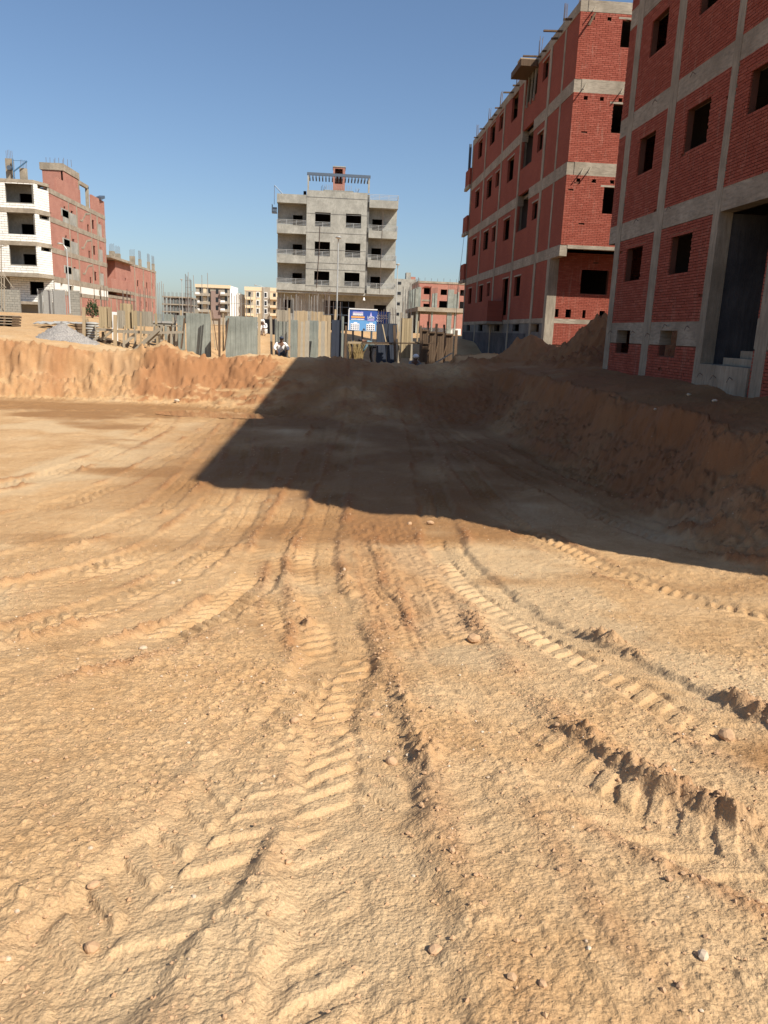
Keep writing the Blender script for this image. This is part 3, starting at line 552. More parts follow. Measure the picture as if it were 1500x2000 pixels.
# tie wires and nail stubs left in the plinth beam
for (y, z) in [(16.5, 0.62), (15.9, 0.6), (15.2, 0.6), (22.3, 1.5), (20.6, 1.5), (19.6, 1.45), (18.6, 1.66), (17.4, 1.62), (21.2, 4.4), (19.2, 4.42), (20.8, 7.2), (18.7, 7.22)]:
    MB().tube([(FX-0.06, y, z), (FX-0.12, y+0.02, z+0.05), (FX-0.16, y+0.05, z-0.06)], 0.008, 4).build('tie_wire', M['rebar'], b1)

# ------------------------------------------------------------------ second brick building (side on x = 9.34, front on y = 32.5)
SX, FYY, GY, BK = 9.34, 32.5, 33.85, 55.3
b2 = thing('brick_building', (SX, FYY, 1.0), 'tall red brick building with overhanging upper floors and timbers poking from its roof edge', 'building')
L2 = [(1.90, 2.10), (4.56, 5.00), (7.66, 8.15), (10.67, 11.15), (13.50, 13.90)]
fz = [(2.10, 4.56), (5.00, 7.66), (8.15, 10.67), (11.15, 13.50)]
SW = {0: [(39.0, 40.26, 3.24, 4.2), (41.7, 43.0, 2.35, 4.25), (46.5, 47.3, 3.52, 4.28), (48.66, 49.83, 3.27, 4.26), (52.47, 53.6, 3.27, 4.28)]}
for k, dz in ((1, 0), (2, 2.97), (3, 5.95)):
    SW[k] = [(36.8, 37.7, 6.58+dz*0.99, 7.34+dz), (38.6, 40.75, 6.4+dz*0.99, 7.66+(0.0, 3.01, 5.84)[k-1]), (42.4, 43.8, 6.28+dz, 7.38+dz*1.02), (45.95, 46.9, 6.56+dz, 7.37+dz), (48.0, 49.4, 6.32+dz, 7.4+dz), (51.9, 53.2, 6.32+dz, 7.38+dz)]
for k, (a, b) in enumerate(fz):
    y0 = GY if k == 0 else FYY
    MB().wall((SX, 0, 0), (0, 1, 0), (-1, 0, 0), 0.12, y0, BK, a, b, SW[k]).build('side_wall', M['bwx'], b2)
    for (p, q, c, d) in SW[k]:
        if d < b - 0.05: MB().box(SX-0.015, SX+0.2, p-0.12, q+0.12, d+0.002, d+0.07).build('lintel', M['conc_h'], b2)
BW = [(52.3, 53.6, 1.5, 1.87), (47.95, 49.35, 1.5, 1.88), (43.1, 44.5, 1.5, 1.86), (38.6, 40.0, 1.52, 1.86), (34.85, 36.3, 1.5, 1.85)]
MB().wall((SX+0.01, 0, 0), (0, 1, 0), (-1, 0, 0), 0.15, GY, BK, 0.95, 1.90, BW).build('basement_wall', M['conc_dark'], b2)
MB().wall((SX-0.01, 0, 0), (0, 1, 0), (-1, 0, 0), 0.02, 37.2, BK, -0.6, 1.42, []).build('tarred_plinth', M['tar'], b2)
for i, (a, b) in enumerate(L2):
    y0 = GY if i < 1 else FYY
    if i in (0,): MB().box(SX-0.02, SX+0.28, y0, BK, a, b).build('floor_beam', M['conc_h'], b2)
    else:
        MB().wall((SX-0.02, 0, 0), (0, 1, 0), (-1, 0, 0), 0.3, y0, BK, a, b, [(38.6, 40.75, a-1, b+1)] if i in (2, 3) else []).build('floor_beam', M['conc_h'], b2)
        MB().box(SX+0.282, 22, FYY-0.02, FYY+0.26, a if i > 1 else 4.86, b).build('front_beam', M['conc_h'], b2)
    MB().box(SX+0.285, 21.9, (FYY if i else GY)+0.27, BK-0.2, b-0.16, b-0.006).build('floor_slab', M['slab'], b2)
for (a, w) in ((36.2, 0.34), (40.85, 0.3), (45.35, 0.3), (50.35, 0.3), (54.9, 0.35)):
    MB().box(SX-0.03, SX+0.26, a, a+w, 0.0, 13.49).build('concrete_column', M['conc'], b2)
MB().box(SX-0.03, SX+0.38, GY-0.03, GY+0.36, 0.3, 4.56).build('concrete_column', M['conc'], b2)
MB().box(SX-0.012, SX+0.2, 34.2, 34.42, 5.0, 13.49).build('concrete_column', M['conc'], b2)
# front wall, laid brick by brick
FW = {1: [(10.92, 11.9, 6.26, 7.27)], 2: [(10.97, 11.95, 9.30, 10.34)], 3: [(11.0, 12.0, 12.37, 13.32)]}
for k in (1, 2, 3):
    a, b = fz[k]; pl = [(x, x+0.16, b-0.24, b-0.12) for x in (9.75, 10.4, 11.15)] + [(14.0, 15.0, a+1.2, a+2.1)]
    w = MB().wall((0, FYY+0.022, 0), (1, 0, 0), (0, -1, 0), 0.2, SX+0.002, 22, a, b, FW[k]+pl).build('front_wall', M['mortar'], b2)
    pcs = lay([(SX-0.004, 14.6, a, b)], FW[k]+pl, 0.23, 0.067, 0.011, random.Random(k+30), 0.003)
    put_pieces('brick', pcs, (0, FYY+0.004, 0), (1, 0, 0), (0, -1, 0), 0.04, M['brick'], w, 80, 'brickwork', k+40)
    q = FW[k][0]; MB().box(q[0]-0.15, q[1]+0.15, FYY-0.02, FYY+0.18, q[3]+0.002, q[3]+0.07).build('lintel', M['conc_h'], b2)
gh = [(10.75, 11.95, 3.19, 4.2)] + [(x, x+0.14+0.1*(i % 2), 2.14, 2.5) for i, x in enumerate((9.75, 10.2, 10.95, 11.7))]
w = MB().wall((0, GY+0.022, 0), (1, 0, 0), (0, -1, 0), 0.2, SX+0.38, 22, 2.10, 4.84, gh).wall((0, GY+0.022, 0), (1, 0, 0), (0, -1, 0), 0.2, SX+0.38, 22, 0.6, 1.9).build('front_wall', M['mortar'], b2)
pcs = lay([(SX+0.385, 14.6, 2.10, 4.84), (SX+0.385, 11.2, 1.0, 1.9)], gh, 0.23, 0.067, 0.011, random.Random(50), 0.006)
put_pieces('brick', pcs, (0, GY+0.004, 0), (1, 0, 0), (0, -1, 0), 0.04, M['brick'], w, 55, 'brickwork', 51)
MB().box(SX+0.282, 22, GY-0.02, GY+0.26, 1.902, 2.098).build('front_beam', M['conc_h'], b2)
MB().box(SX+0.282, 22, FYY+0.27, GY+0.3, 4.84, 4.94).build('overhang_slab', M['slab'], b2)
MB().wall((0, BK, 0), (1, 0, 0), (0, 1, 0), 0.2, SX+0.22, 22, 0, 13.9, []).build('back_wall', M['bwy'], b2)
MB().wall((22.2, 0, 0), (0, 1, 0), (1, 0, 0), 0.2, FYY, BK, 0, 13.9, []).build('back_wall', M['bwx'], b2)
MB().wall((13.6, 0, 0), (0, 1, 0), (-1, 0, 0), 0.15, GY+0.4, BK-0.4, 2.1, 13.4, []).build('inner_wall', M['inner'], b2)
for y in (38.2, 41.1, 45.5, 50.6):
    MB().wall((0, y, 0), (1, 0, 0), (0, -1, 0), 0.12, SX+0.25, 13.5, 0.9, 13.4, []).build('inner_wall', M['inner'], b2)
# balconies: one low on the side, three at the far corner
MB().box(8.45, SX-0.035, 42.3, 46.4, 2.02, 3.08).build('balcony_parapet', M['bwx'], b2)
MB().box(8.43, SX-0.032, 42.25, 46.45, 1.88, 2.018).build('balcony_slab', M['conc_h'], b2)
for z in (5.0, 8.15, 11.15):
    MB().box(9.16, SX-0.035, 54.95, 56.6, z-0.05, z+1.0).build('balcony_parapet', M['bwx'], b2)
    MB().box(9.12, SX-0.032, 54.9, 56.65, z-0.25, z-0.052).build('balcony_slab', M['conc_h'], b2)
for x in (9.17, 9.26): MB().cyl((x, 55.6, 12.15), (x, 55.6, 13.75), 0.05, n=6).build('prop', M['steel'], b2)
# timbers, formwork shelf and starter bars along the roof edge
for y, l, z in ((33.6, 0.35, 13.62), (34.9, 0.8, 13.62), (35.5, 0.3, 13.56), (37.3, 0.2, 13.66), (38.2, 0.85, 13.7), (42.3, 0.35, 13.66), (43.6, 0.55, 13.68), (46.4, 0.4, 13.66), (47.6, 0.2, 13.6), (48.8, 0.25, 13.66), (51.2, 0.35, 13.7), (53.4, 0.3, 13.7)):
    MB().bar((SX+0.3, y, z), (SX-l, y+0.02, z-0.03), 0.10, 0.06).build('roof_timber', M['wood_dark'], b2)
MB().box(8.52, SX-0.03, 38.65, 40.7, 13.42, 13.70).build('formwork_soffit', M['wood_dark'], b2)
for i in range(5): MB().box(8.50+0.03*i, SX-0.03-0.0*i, 38.7+0.4*i, 39.06+0.4*i, 13.705, 13.76+0.05*(i % 2)).build('formwork_plank', M['wood'], b2)
for y in (38.9, 39.5, 40.2): MB().bar((SX-0.06, y, 12.05), (SX-0.02, y, 13.42), 0.07, 0.07).build('prop', M['wood_grey'], b2)
for k, y in enumerate((33.0, 35.1, 39.0, 43.4, 47.4, 50.7, 54.6)):
    rebars(b2, [(SX+0.1+0.09*(i % 2), y+0.11*(i//2)) for i in range(5)], 13.9, 14.75, M['rebar'], 0.011, 0.04, seed=60+k)
for (x, z) in ((9.8, 10.9), (11.3, 10.85), (10.0, 7.85), (10.3, 7.9), (9.9, 13.6)):
    MB().bar((x, FYY-0.02, z+0.08), (x-0.18, FYY-0.30, z-0.2), 0.035, 0.035).build('tie_bar', M['wood_grey'], b2)
MB().bar((9.9, FYY-0.02, 13.45), (9.55, FYY-0.5, 12.85), 0.06, 0.05).build('loose_timber', M['wood_dark'], b2)
cb = MB().tube([tuple(at(909, 440, 53.0)), tuple(at(902, 500, 50.0)), tuple(at(893, 570, 46.0)), tuple(at(889, 690, 42.0))], 0.012, 5).build('guy_rope', M['rebar'])
tag(cb, 'thin rope hanging from the tall brick building down to the ground', 'rope')
# ------------------------------------------------------------------ grey rendered block straight ahead
YC = 82.0; G0 = 1.1
b3 = thing('apartment_block', (0.5, YC, G0), 'bare grey rendered apartment block with balconies and a steel pergola on its roof', 'building')
BX0, BX1, RX0, RX1, LX0 = -2.55, 3.5, 3.72, 6.62, -5.5; DEP = 11.0; BKW = YC+1.35
fl3 = [5.0, 7.83, 10.65, 13.45]
wins = []
for zb, zt in ((5.58, 6.93), (8.40, 9.79), (11.22, 12.58)):
    wins += [(-1.69, -0.15, zb, zt), (1.39, 2.93, zb, zt)]
MB().wall((0, YC, 0), (1, 0, 0), (0, -1, 0), 0.25, BX0, BX1, 4.95, 14.6, wins).build('front_bay', M['conc_grey'], b3)
MB().box(BX0, BX0+0.25, YC+0.252, BKW+0.3, 4.95, 14.5).box(BX1-0.25, BX1, YC+0.252, BKW+0.3, 4.95, 14.5).build('bay_side', M['conc_grey'], b3)
MB().box(BX1+0.002, RX0-0.002, YC+0.3, YC+0.5, 5.0, 14.5).build('drain_recess', M['conc_dark'], b3)
for z in (13.95, 12.42, 10.62, 9.0, 7.72, 6.2+0.9, 5.45): MB().box(BX0, BX1, YC-0.018, YC-0.002, z, z+0.05).build('string_course', M['conc_dark'], b3)
for (a, b, c, d) in wins:
    rl = MB()
    for k in range(4): rl.box(a, b, YC+0.03, YC+0.06, c+0.04+0.13*k, c+0.075+0.13*k)
    rl.box((a+b)/2-0.02, (a+b)/2+0.02, YC+0.028, YC+0.062, c, c+0.46); rl.build('window_railing', M['galv'], b3)
dl, dr = [], []
for zb in (5.6, 8.42, 11.24): dl.append((-3.96, -2.98, zb-0.05, zb+1.14)); dr.append((4.12, 5.13, zb-0.08, zb+1.12))
MB().wall((0, BKW, 0), (1, 0, 0), (0, -1, 0), 0.2, LX0, BX0, 4.95, 14.0, dl).build('balcony_back_wall', M['conc_grey'], b3)
MB().wall((0, BKW, 0), (1, 0, 0), (0, -1, 0), 0.2, BX1, RX1, 4.95, 14.0, dr).build('balcony_back_wall', M['conc_grey'], b3)
for i, (z0, z1) in enumerate(((4.95, 5.6), (7.6, 8.38), (10.44, 11.24), (13.32, 14.14))):
    MB().box(LX0, BX0-0.003, YC+0.02, YC+0.16, z0, z1).box(LX0, LX0+0.14, YC+0.162, BKW-0.002, z0, z1).build('balcony_parapet', M['conc_grey'], b3)
    MB().box(RX0, RX1, YC+0.02, YC+0.16, z0-0.05, z1-0.12).box(RX1-0.14, RX1, YC+0.162, BKW-0.002, z0-0.05, z1-0.12).build('balcony_parapet', M['conc_grey'], b3)
    MB().box(LX0+0.142, BX0-0.003, YC+0.162, BKW-0.003, z0+0.02, z0+0.2).build('balcony_slab', M['conc_grey'], b3)
    MB().box(RX0, RX1-0.142, YC+0.162, BKW-0.003, z0-0.03, z0+0.15).build('balcony_slab', M['conc_grey'], b3)
    for (x0, x1, zt, sd) in ((LX0, BX0-0.05, z1, -1), (RX0, RX1, z1-0.12, 1)):
        if i == 3 and sd < 0: continue
        r = MB()
        for k in range(4): r.cyl((x0, YC+0.07, zt+0.1+0.13*k), (x1, YC+0.07, zt+0.1+0.13*k), 0.02, n=5); r.cyl((x0 if sd < 0 else x1, YC+0.07, zt+0.1+0.13*k), (x0 if sd < 0 else x1, BKW, zt+0.1+0.13*k), 0.02, n=5)
        for x in np.linspace(x0, x1, 4): r.cyl((x, YC+0.07, zt), (x, YC+0.07, zt+0.52), 0.02, n=5)
        r.build('balcony_railing', M['galv'], b3)
# body, ground floor
MB().box(LX0+0.22, RX1-0.22, BKW+4.5, BKW+4.7, 4.95, 13.9).build('inner_wall', M['inner'], b3)
for x in (BX0-0.1, 0.4, BX1-0.1): MB().box(x, x+0.15, BKW+0.31, BKW+4.49, 4.95, 13.9).build('inner_wall', M['inner'], b3)
for z in (7.6, 10.44, 13.5): MB().box(LX0+0.22, RX1-0.22, BKW+0.205, BKW+4.48, z, z+0.2).box(BX0+0.26, BX1-0.26, YC+0.26, BKW+0.2, z+0.01, z+0.19).build('floor_slab', M['slab'], b3)
MB().box(LX0, RX1, BKW+DEP, BKW+DEP+0.2, 1, 14).build('back_wall', M['conc_grey'], b3)
MB().box(LX0, LX0+0.2, BKW+0.21, BKW+DEP, 4.95, 13.98).box(RX1-0.2, RX1, BKW+0.21, BKW+DEP, 4.95, 13.98).build('side_wall', M['conc_grey'], b3)
MB().box(LX0-0.02, RX1+0.02, YC+0.165, BKW+DEP, 4.72, 4.945).build('floor_slab', M['conc_grey'], b3)
MB().wall((0, BKW+0.1, 0), (1, 0, 0), (0, -1, 0), 0.2, LX0, RX1, 0.8, 4.72, [(-4.9, -3.8, 2.7, 4.05), (-0.6, 2.6, 1.0, 4.15), (4.6, 5.9, 2.6, 3.9)]).build('ground_floor_wall', M['conc_grey'], b3)
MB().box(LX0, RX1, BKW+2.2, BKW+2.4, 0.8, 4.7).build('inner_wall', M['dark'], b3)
for x in (-0.2, 0.5, 1.2, 1.9): MB().box(x, x+0.05, BKW+0.12, BKW+0.16, 1.0, 4.1).build('door_bar', M['steel'], b3)
for z in (1.9, 2.7, 3.5): MB().box(-0.58, 2.58, BKW+0.165, BKW+0.19, z, z+0.05).build('door_bar', M['steel'], b3)
# roof: pergola, stair head, brick hut, hoist
for x in (-2.5, 3.52): MB().box(x, x+0.16, YC+0.02, YC+0.18, 14.602, 16.0).build('pergola_post', M['conc_grey'], b3)
MB().box(-2.56, 3.74, YC, YC+0.2, 16.002, 16.26).build('pergola_beam', M['steel'], b3)
for k in range(19): MB().box(-2.38+0.325*k, -2.26+0.325*k, YC+0.01, YC+2.2, 15.82, 15.998).build('pergola_rafter', M['steel'], b3)
MB().wall((0, YC+3.0, 0), (1, 0, 0), (0, -1, 0), 0.2, -0.95, 2.15, 14.0, 15.2, [(-0.78, 1.98, 14.62, 15.1)]).box(-0.95, 2.15, YC+3.2, YC+6, 15.0, 15.2).box(-0.75, 1.95, YC+4.2, YC+4.3, 14.2, 15.0).build('stair_head', M['conc_grey'], b3)
MB().wall((0, YC+3.4, 0), (1, 0, 0), (0, -1, 0), 0.15, 0.02, 1.26, 15.202, 17.5, [(0.2, 1.0, 15.9, 17.35)]).box(0.02, 0.17, YC+3.56, YC+5, 15.2, 17.5).box(1.11, 1.26, YC+3.56, YC+5, 15.2, 17.5).box(0.02, 1.26, YC+5.01, YC+5.15, 15.2, 17.5).build('brick_hut', M['bwy2'], b3)
MB().box(-0.03, 1.31, YC+3.35, YC+5.2, 17.502, 17.6).build('hut_roof', M['conc_grey'], b3)
rebars(b3, [(-0.8+0.17*i, YC+3.1) for i in range(17)], 15.2, 15.75, M['rebar_pale'], 0.016, 0.02)
rebars(b3, [(-1.2+0.03*i, YC+2.6) for i in range(4)] + [(2.4+0.03*i, YC+2.6) for i in range(4)], 14.5, 15.5, M['rebar_pale'], 0.016, 0.5)
MB().cyl((-5.8, YC+0.8, 15.0), (-4.9, YC+0.8, 14.15), 0.05, n=6).build('hoist_arm', M['steel'], b3)
MB().tube([(-5.8, YC+0.8, 15.0), (-5.82, YC+0.8, 13.2)], 0.02, 4).build('hoist_cable', M['rebar'], b3)
MB().box(-6.05, -5.55, YC+0.5, YC+1.3, 12.4, 12.5).box(-6.05, -6.0, YC+0.5, YC+1.3, 12.5, 13.2).box(-5.98, -5.52, YC+0.46, YC+0.49, 12.5, 12.9).build('hoist_cradle', M['steel'], b3)
MB().box(-2.9, -2.62, YC+0.4, YC+0.9, 14.14, 14.55).build('water_tank', M['black'], b3)
MB().tube([(-1.18, YC-0.05, 11.3), (-1.25, YC-0.06, 8.2), (-1.42, YC-0.05, 5.3)], 0.025, 5).build('hanging_cable', M['rebar'], b3)
MB().tube([(5.1, YC-0.03, 13.2), (5.08, YC-0.03, 5.0)], 0.018, 4).build('hanging_cable', M['rebar'], b3)
MB().cyl((3.45, YC+0.0, 4.55), (3.45, YC+0.0, 4.25), 0.05, 0.14, 8).build('lamp_bulb', M['white'], b3)

# ------------------------------------------------------------------ white block and brick building on the left
LFY, LSX, LBK = 76.0, -26.2, 96.3
b4 = thing('brick_building', (LSX, LFY, 1.3), 'left building of white blocks in front and pale red brick along its side', 'building')
CHX, CHY = -26.83, 77.9
lv4 = [(4.85, 5.22), (7.60, 7.97), (10.42, 10.82), (12.98, 13.25)]
op = [(-29.35, -26.95, 5.93, 7.58), (-29.35, -26.9, 8.57, 10.38), (-29.35, -26.87, 11.29, 12.97), (-33, -30.6, 5.93, 7.58), (-33, -30.6, 8.57, 10.38), (-33, -30.6, 11.29, 12.97)]
cu = np.array((LSX-CHX, CHY-LFY, 0.0)); CL = np.linalg.norm(cu); cu /= CL; cn = np.array((cu[1], -cu[0], 0))
fz4 = [(5.22, 7.60), (7.97, 10.42), (10.82, 12.98)]
for k, (a, b) in enumerate(fz4):
    w = MB().wall((0, LFY+0.03, 0), (1, 0, 0), (0, -1, 0), 0.2, -36, CHX, a, b, op).build('block_wall', M['block_mortar'], b4)
    put_pieces('block', lay([(-34.5, CHX-0.01, a, b)], op, 0.52, 0.205, 0.03, random.Random(70+k)), (0, LFY+0.01, 0), (1, 0, 0), (0, -1, 0), 0.05, M['block'], w, 90, 'blockwork', 71+k, 0.008)
    w = MB().wall(np.array((CHX, LFY, 0))-cn*0.03, cu, cn, 0.2, 0.0, CL, a, b, [(0.55, 1.9, b-0.32, b)]).build('block_wall', M['block_mortar'], b4)
    put_pieces('block', lay([(0.02, CL-0.02, a, b)], [(0.5, 1.95, b-0.36, b+1)], 0.52, 0.205, 0.03, random.Random(80+k)), np.array((CHX, LFY, 0))-cn*0.01, cu, cn, 0.05, M['block'], w, 50, 'blockwork', 81+k, 0.008)
for (a, b) in lv4:
    MB().poly([(-36, LFY-0.05, a), (CHX+0.02, LFY-0.05, a), (LSX+0.06, CHY-0.03, a), (LSX+0.06, CHY+0.4, a), (-36, CHY+0.4, a)][::-1]).poly([(-36, LFY-0.05, b), (CHX+0.02, LFY-0.05, b), (LSX+0.06, CHY-0.03, b), (LSX+0.06, CHY+0.4, b), (-36, CHY+0.4, b)]) \
        .quad((-36, LFY-0.05, a), (CHX+0.02, LFY-0.05, a), (CHX+0.02, LFY-0.05, b), (-36, LFY-0.05, b)).quad((CHX+0.02, LFY-0.05, a), (LSX+0.06, CHY-0.03, a), (LSX+0.06, CHY-0.03, b), (CHX+0.02, LFY-0.05, b)).build('floor_band', M['conc_h'], b4)
MB().wall((0, LFY+1.7, 0), (1, 0, 0), (0, -1, 0), 0.2, -36, -26.9, 5.2, 13.0, [(-28.75, -27.6, 5.95, 7.0), (-28.75, -27.6, 8.6, 9.65), (-28.75, -27.6, 11.3, 12.3)]).build('balcony_back_wall', M['conc_grey'], b4)
for (a, b) in lv4[:3]: MB().box(-36, -26.9, LFY+0.26, LFY+1.68, b-0.1, b+0.02).build('balcony_slab', M['slab'], b4)
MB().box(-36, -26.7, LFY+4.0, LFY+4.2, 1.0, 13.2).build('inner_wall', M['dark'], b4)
# ground floor under the overhang
MB().wall((0, 77.9, 0), (1, 0, 0), (0, -1, 0), 0.2, -36, LSX, 1.0, 4.85, [(-28.4, -27.1, 3.35, 4.6), (-33, -30.5, 1.2, 3.4), (-29.6, -27.0, 1.0, 2.4)]).build('ground_floor_wall', M['block_mortar'], b4)
put_pieces('block', lay([(-30.2, LSX-0.02, 2.7, 4.85)], [(-28.4, -27.1, 3.35, 4.6)], 0.52, 0.205, 0.03, random.Random(91)), (0, 77.88, 0), (1, 0, 0), (0, -1, 0), 0.05, M['block'], b4, 40, 'blockwork', 92, 0.008)
MB().box(-30.2, -26.9, 76.6, 77.88, 2.42, 2.68).build('entrance_canopy', M['conc_h'], b4)
MB().box(-30.0, -27.0, 78.2, 78.3, 1.0, 2.45).build('shutter', M['gate'], b4)
# side
def sz(z): return z
lvs = [(4.62, 5.12), (7.25, 7.72), (9.98, 10.45), (12.52, 12.95)]
sw = []
for zt, zz in ((9.0, 0), (11.7, 2.72), (6.25, -2.72)):
    sw += [(82.0, 82.5, zt-0.35+0.15, zt+0.25), (84.1, 84.8, zt-0.8, zt+0.15), (89.4, 90.0, zt-1.35, zt-0.5), (91.2, 92.0, zt-0.75, zt+0.2), (94.0, 94.4, zt-0.1, zt+0.3)]
MB().wall((LSX, 0, 0), (0, 1, 0), (1, 0, 0), 0.1, CHY, LBK, 5.0, 12.6, sw).build('side_wall', M['bwx2'], b4)
for (a, b) in lvs: MB().box(LSX-0.1, LSX+0.04, CHY+0.02, LBK+0.02, a, b).build('floor_beam', M['conc_h'], b4)
for y, w in ((81.2+4.6, 0.3), (88.2, 0.0), (90.6, 0.25), (92.9, 0.4), (95.7, 0.12), (83.3, 0.2)):
    if w: MB().box(LSX-0.1, LSX+0.03, y, y+w, 1.0, 12.53).build('concrete_column', M['conc'], b4)
for zb in (5.12, 7.72, 10.45):
    MB().box(LSX, LSX+0.018, 81.5, 85.75, zb, zb+1.15).box(LSX, LSX+0.018, 81.1, 83.25, zb+0.5, zb+1.25).build('render_patch', M['conc_grey'], b4)
    MB().box(LSX, LSX+0.016, 93.3, 94.7, zb, zb+1.3).build('render_patch', M['conc_grey'], b4)
    st = [(87.0, zb+0.85), (87.7, zb+0.85), (89.0, zb+1.75), (90.5, zb+1.95)]
    for p, q in zip(st[:-1], st[1:]): MB().bar((LSX+0.02, p[0], p[1]), (LSX+0.02, q[0], q[1]), 0.04, 0.18).build('stair_edge', M['conc'], b4)
MB().wall((LSX, 0, 0), (0, 1, 0), (1, 0, 0), 0.22, CHY+0.2, LBK, 3.9, 4.62, [(79.8, 80.5, 3.95, 4.6), (82.3, 83.9, 3.95, 4.5), (92.6, 93.5, 3.95, 4.5)]).build('lower_side_wall', M['block'], b4)
MB().box(LSX-0.15, LSX+0.03, CHY+0.2, LBK, 3.5, 3.9).build('floor_beam', M['conc_h'], b4)
MB().wall((LSX, 0, 0), (0, 1, 0), (1, 0, 0), 0.2, CHY+0.3, LBK, 1.0, 3.5, []).build('lower_side_wall', M['bwx2'], b4)
MB().box(-36, LSX-0.25, LBK-0.2, LBK, 1.0, 13.0).build('back_wall', M['bwy2'], b4)
MB().box(-30, -29.8, CHY+0.6, LBK-0.3, 1, 12.5).build('inner_wall', M['inner'], b4)
for y in (81.3, 83.4, 87.0, 90.7, 93.0): MB().box(-29.7, LSX-0.15, y, y+0.1, 1, 12.5).build('inner_wall', M['inner'], b4)
MB().box(-36, LSX-0.12, CHY+0.5, LBK-0.21, 12.6, 12.9).build('roof_slab', M['conc'], b4)
# roof: parapets, stair tower, columns, hoist
MB().box(LSX-0.2, LSX, 80.2, 87.5, 12.955, 14.3).build('roof_parapet', M['bwx2'], b4)
MB().box(LSX-0.2, LSX, 91.4, 96.3, 12.955, 14.5).build('roof_parapet', M['bwx2'], b4)
t0 = at(62, 340, 82); t1 = at(138, 340, 82)
MB().wall((0, 83.0, 0), (1, 0, 0), (0, -1, 0), 0.2, -28.4, LSX-0.25, 12.9, 15.35, []).wall((LSX-0.21, 0, 0), (0, 1, 0), (1, 0, 0), 0.2, 83.0, 87.6, 12.96, 15.3, []).build('stair_tower_wall', M['bwy2'], b4)
MB().box(-28.6, LSX-0.15, 82.9, 88.0, 15.352, 16.0).build('stair_tower_beam', M['conc_h'], b4)
MB().box(LSX-0.5, LSX-0.2, 87.7, 88.0, 12.9, 15.35).box(LSX-0.5, LSX-0.2, 90.9, 91.2, 12.9, 15.2).box(LSX-0.5, LSX-0.2, 88.0, 91.2, 15.0, 15.35).build('stair_tower_frame', M['conc'], b4)
MB().box(-27.6, LSX-0.6, 84, 87, 16.002, 16.2).build('formwork_deck', M['wood_grey'], b4)
rebars(b4, [(-28.3+0.28*i, 84+0.3*(i % 3)) for i in range(9)], 16.0, 16.7, M['rebar'], 0.02)
for (x0, x1, zt) in ((-29.4, -28.75, 15.05), (-28.2, -27.62, 14.3)):
    MB().box(x0, x1, LFY+0.6, LFY+0.95, 13.25, zt).build('column_stub', M['conc'], b4)
    rebars(b4, [(x0+0.08+0.13*i, LFY+0.75) for i in range(5)], zt, zt+0.7, M['rebar'], 0.016, 0.02, seed=int(-x0*10))
hx = -28.62
MB().cyl((hx, LFY+0.3, 13.25), (hx, LFY+0.3, 15.0), 0.06, n=6).build('hoist_post', M['blue'], b4)
MB().cyl((hx, LFY+0.3, 13.9), (hx+1.25, LFY+0.3, 14.85), 0.06, n=6).build('hoist_arm', M['blue'], b4)
MB().cyl((hx, LFY+0.3, 14.85), (hx+1.2, LFY+0.3, 14.85), 0.02, n=5).build('hoist_tie', M['blue'], b4)
MB().cyl((hx-0.3, LFY+0.1, 14.2), (hx-0.3, LFY+0.5, 14.2), 0.2, n=10).build('hoist_drum', M['steel'], b4)
MB().bar((-26.25, 94.2, 14.52), (-26.2, 95.6, 14.9), 0.6, 0.3).build('roof_bundle', M['steel'], b4)

# ------------------------------------------------------------------ low brick building behind it, columns still rising
b5 = thing('brick_building', (-26.4, 97.5, 1.2), 'low pale red brick building with bare columns rising from its unfinished top floor', 'building')
LX = -26.6
w5 = [(112.5, 113.3, 6.1, 7.0)]
def p5(px, py): return at_x(px, py, LX)
yA, yB = 97.0, p5(305, 560)[1]
def win5(u0, v0, u1, v1, out):
    f = lambda u, v: (100+u/6.818, 370+v/6.818)
    a = at_x(*f(u0, (v0+v1)/2), LX); b = at_x(*f(u1, (v0+v1)/2), LX); c = at_x(*f((u0+u1)/2, v0), LX); d = at_x(*f((u0+u1)/2, v1), LX); out.append((a[1], b[1], d[2], c[2]))
h5 = []
for q in ((1145, 1210, 1165, 1290), (1217, 1225, 1232, 1295), (1267, 1240, 1284, 1320), (1337, 1255, 1352, 1330), (980, 1180, 997, 1215), (1187, 1490, 1205, 1555), (1262, 1495, 1276, 1570), (1348, 1505, 1363, 1575)): win5(*q, h5)
MB().wall((LX, 0, 0), (0, 1, 0), (1, 0, 0), 0.1, 101.5, yB, 0.9, 8.45, h5).build('side_wall', M['bwx2'], b5)
MB().box(-30, -29.8, 101.8, yB-0.4, 0.9, 8.4).build('inner_wall', M['inner'], b5)
MB().box(-34, LX-0.12, yB-0.3, yB, 0.9, 8.4).build('end_wall', M['bwy2'], b5)
MB().box(-34, LX-0.12, 101.5, 101.7, 0.9, 8.4).build('end_wall', M['bwy2'], b5)
MB().box(-34, LX+0.6, 97.2, 108.5, 8.46, 8.75).box(-34, LX+0.05, 108.5, yB+0.1, 8.46, 8.75).build('roof_slab', M['conc_h'], b5)
MB().box(-33, LX+0.55, 97.3, 108, 5.0, 6.15).build('balcony_parapet', M['bwx2'], b5)
MB().box(-33, LX+0.65, 97.2, 108.2, 4.6, 4.98).box(-33, LX+0.02, 108.2, yB, 4.62, 4.98).build('floor_band', M['conc_h'], b5)
MB().wall((LX+0.3, 0, 0), (0, 1, 0), (1, 0, 0), 0.2, 97.2, 110, 0.9, 3.85, []).build('side_wall', M['bwx2'], b5)
for y in (97.6, 100.2, 103.6, 106.8, 109.6): MB().box(LX+0.2, LX+0.33, y, y+0.35, 0.9, 3.86).build('concrete_column', M['conc'], b5)
MB().box(LX-0.2, LX+0.36, 97.2, 110.1, 3.862, 4.2).build('floor_beam', M['conc_h'], b5)
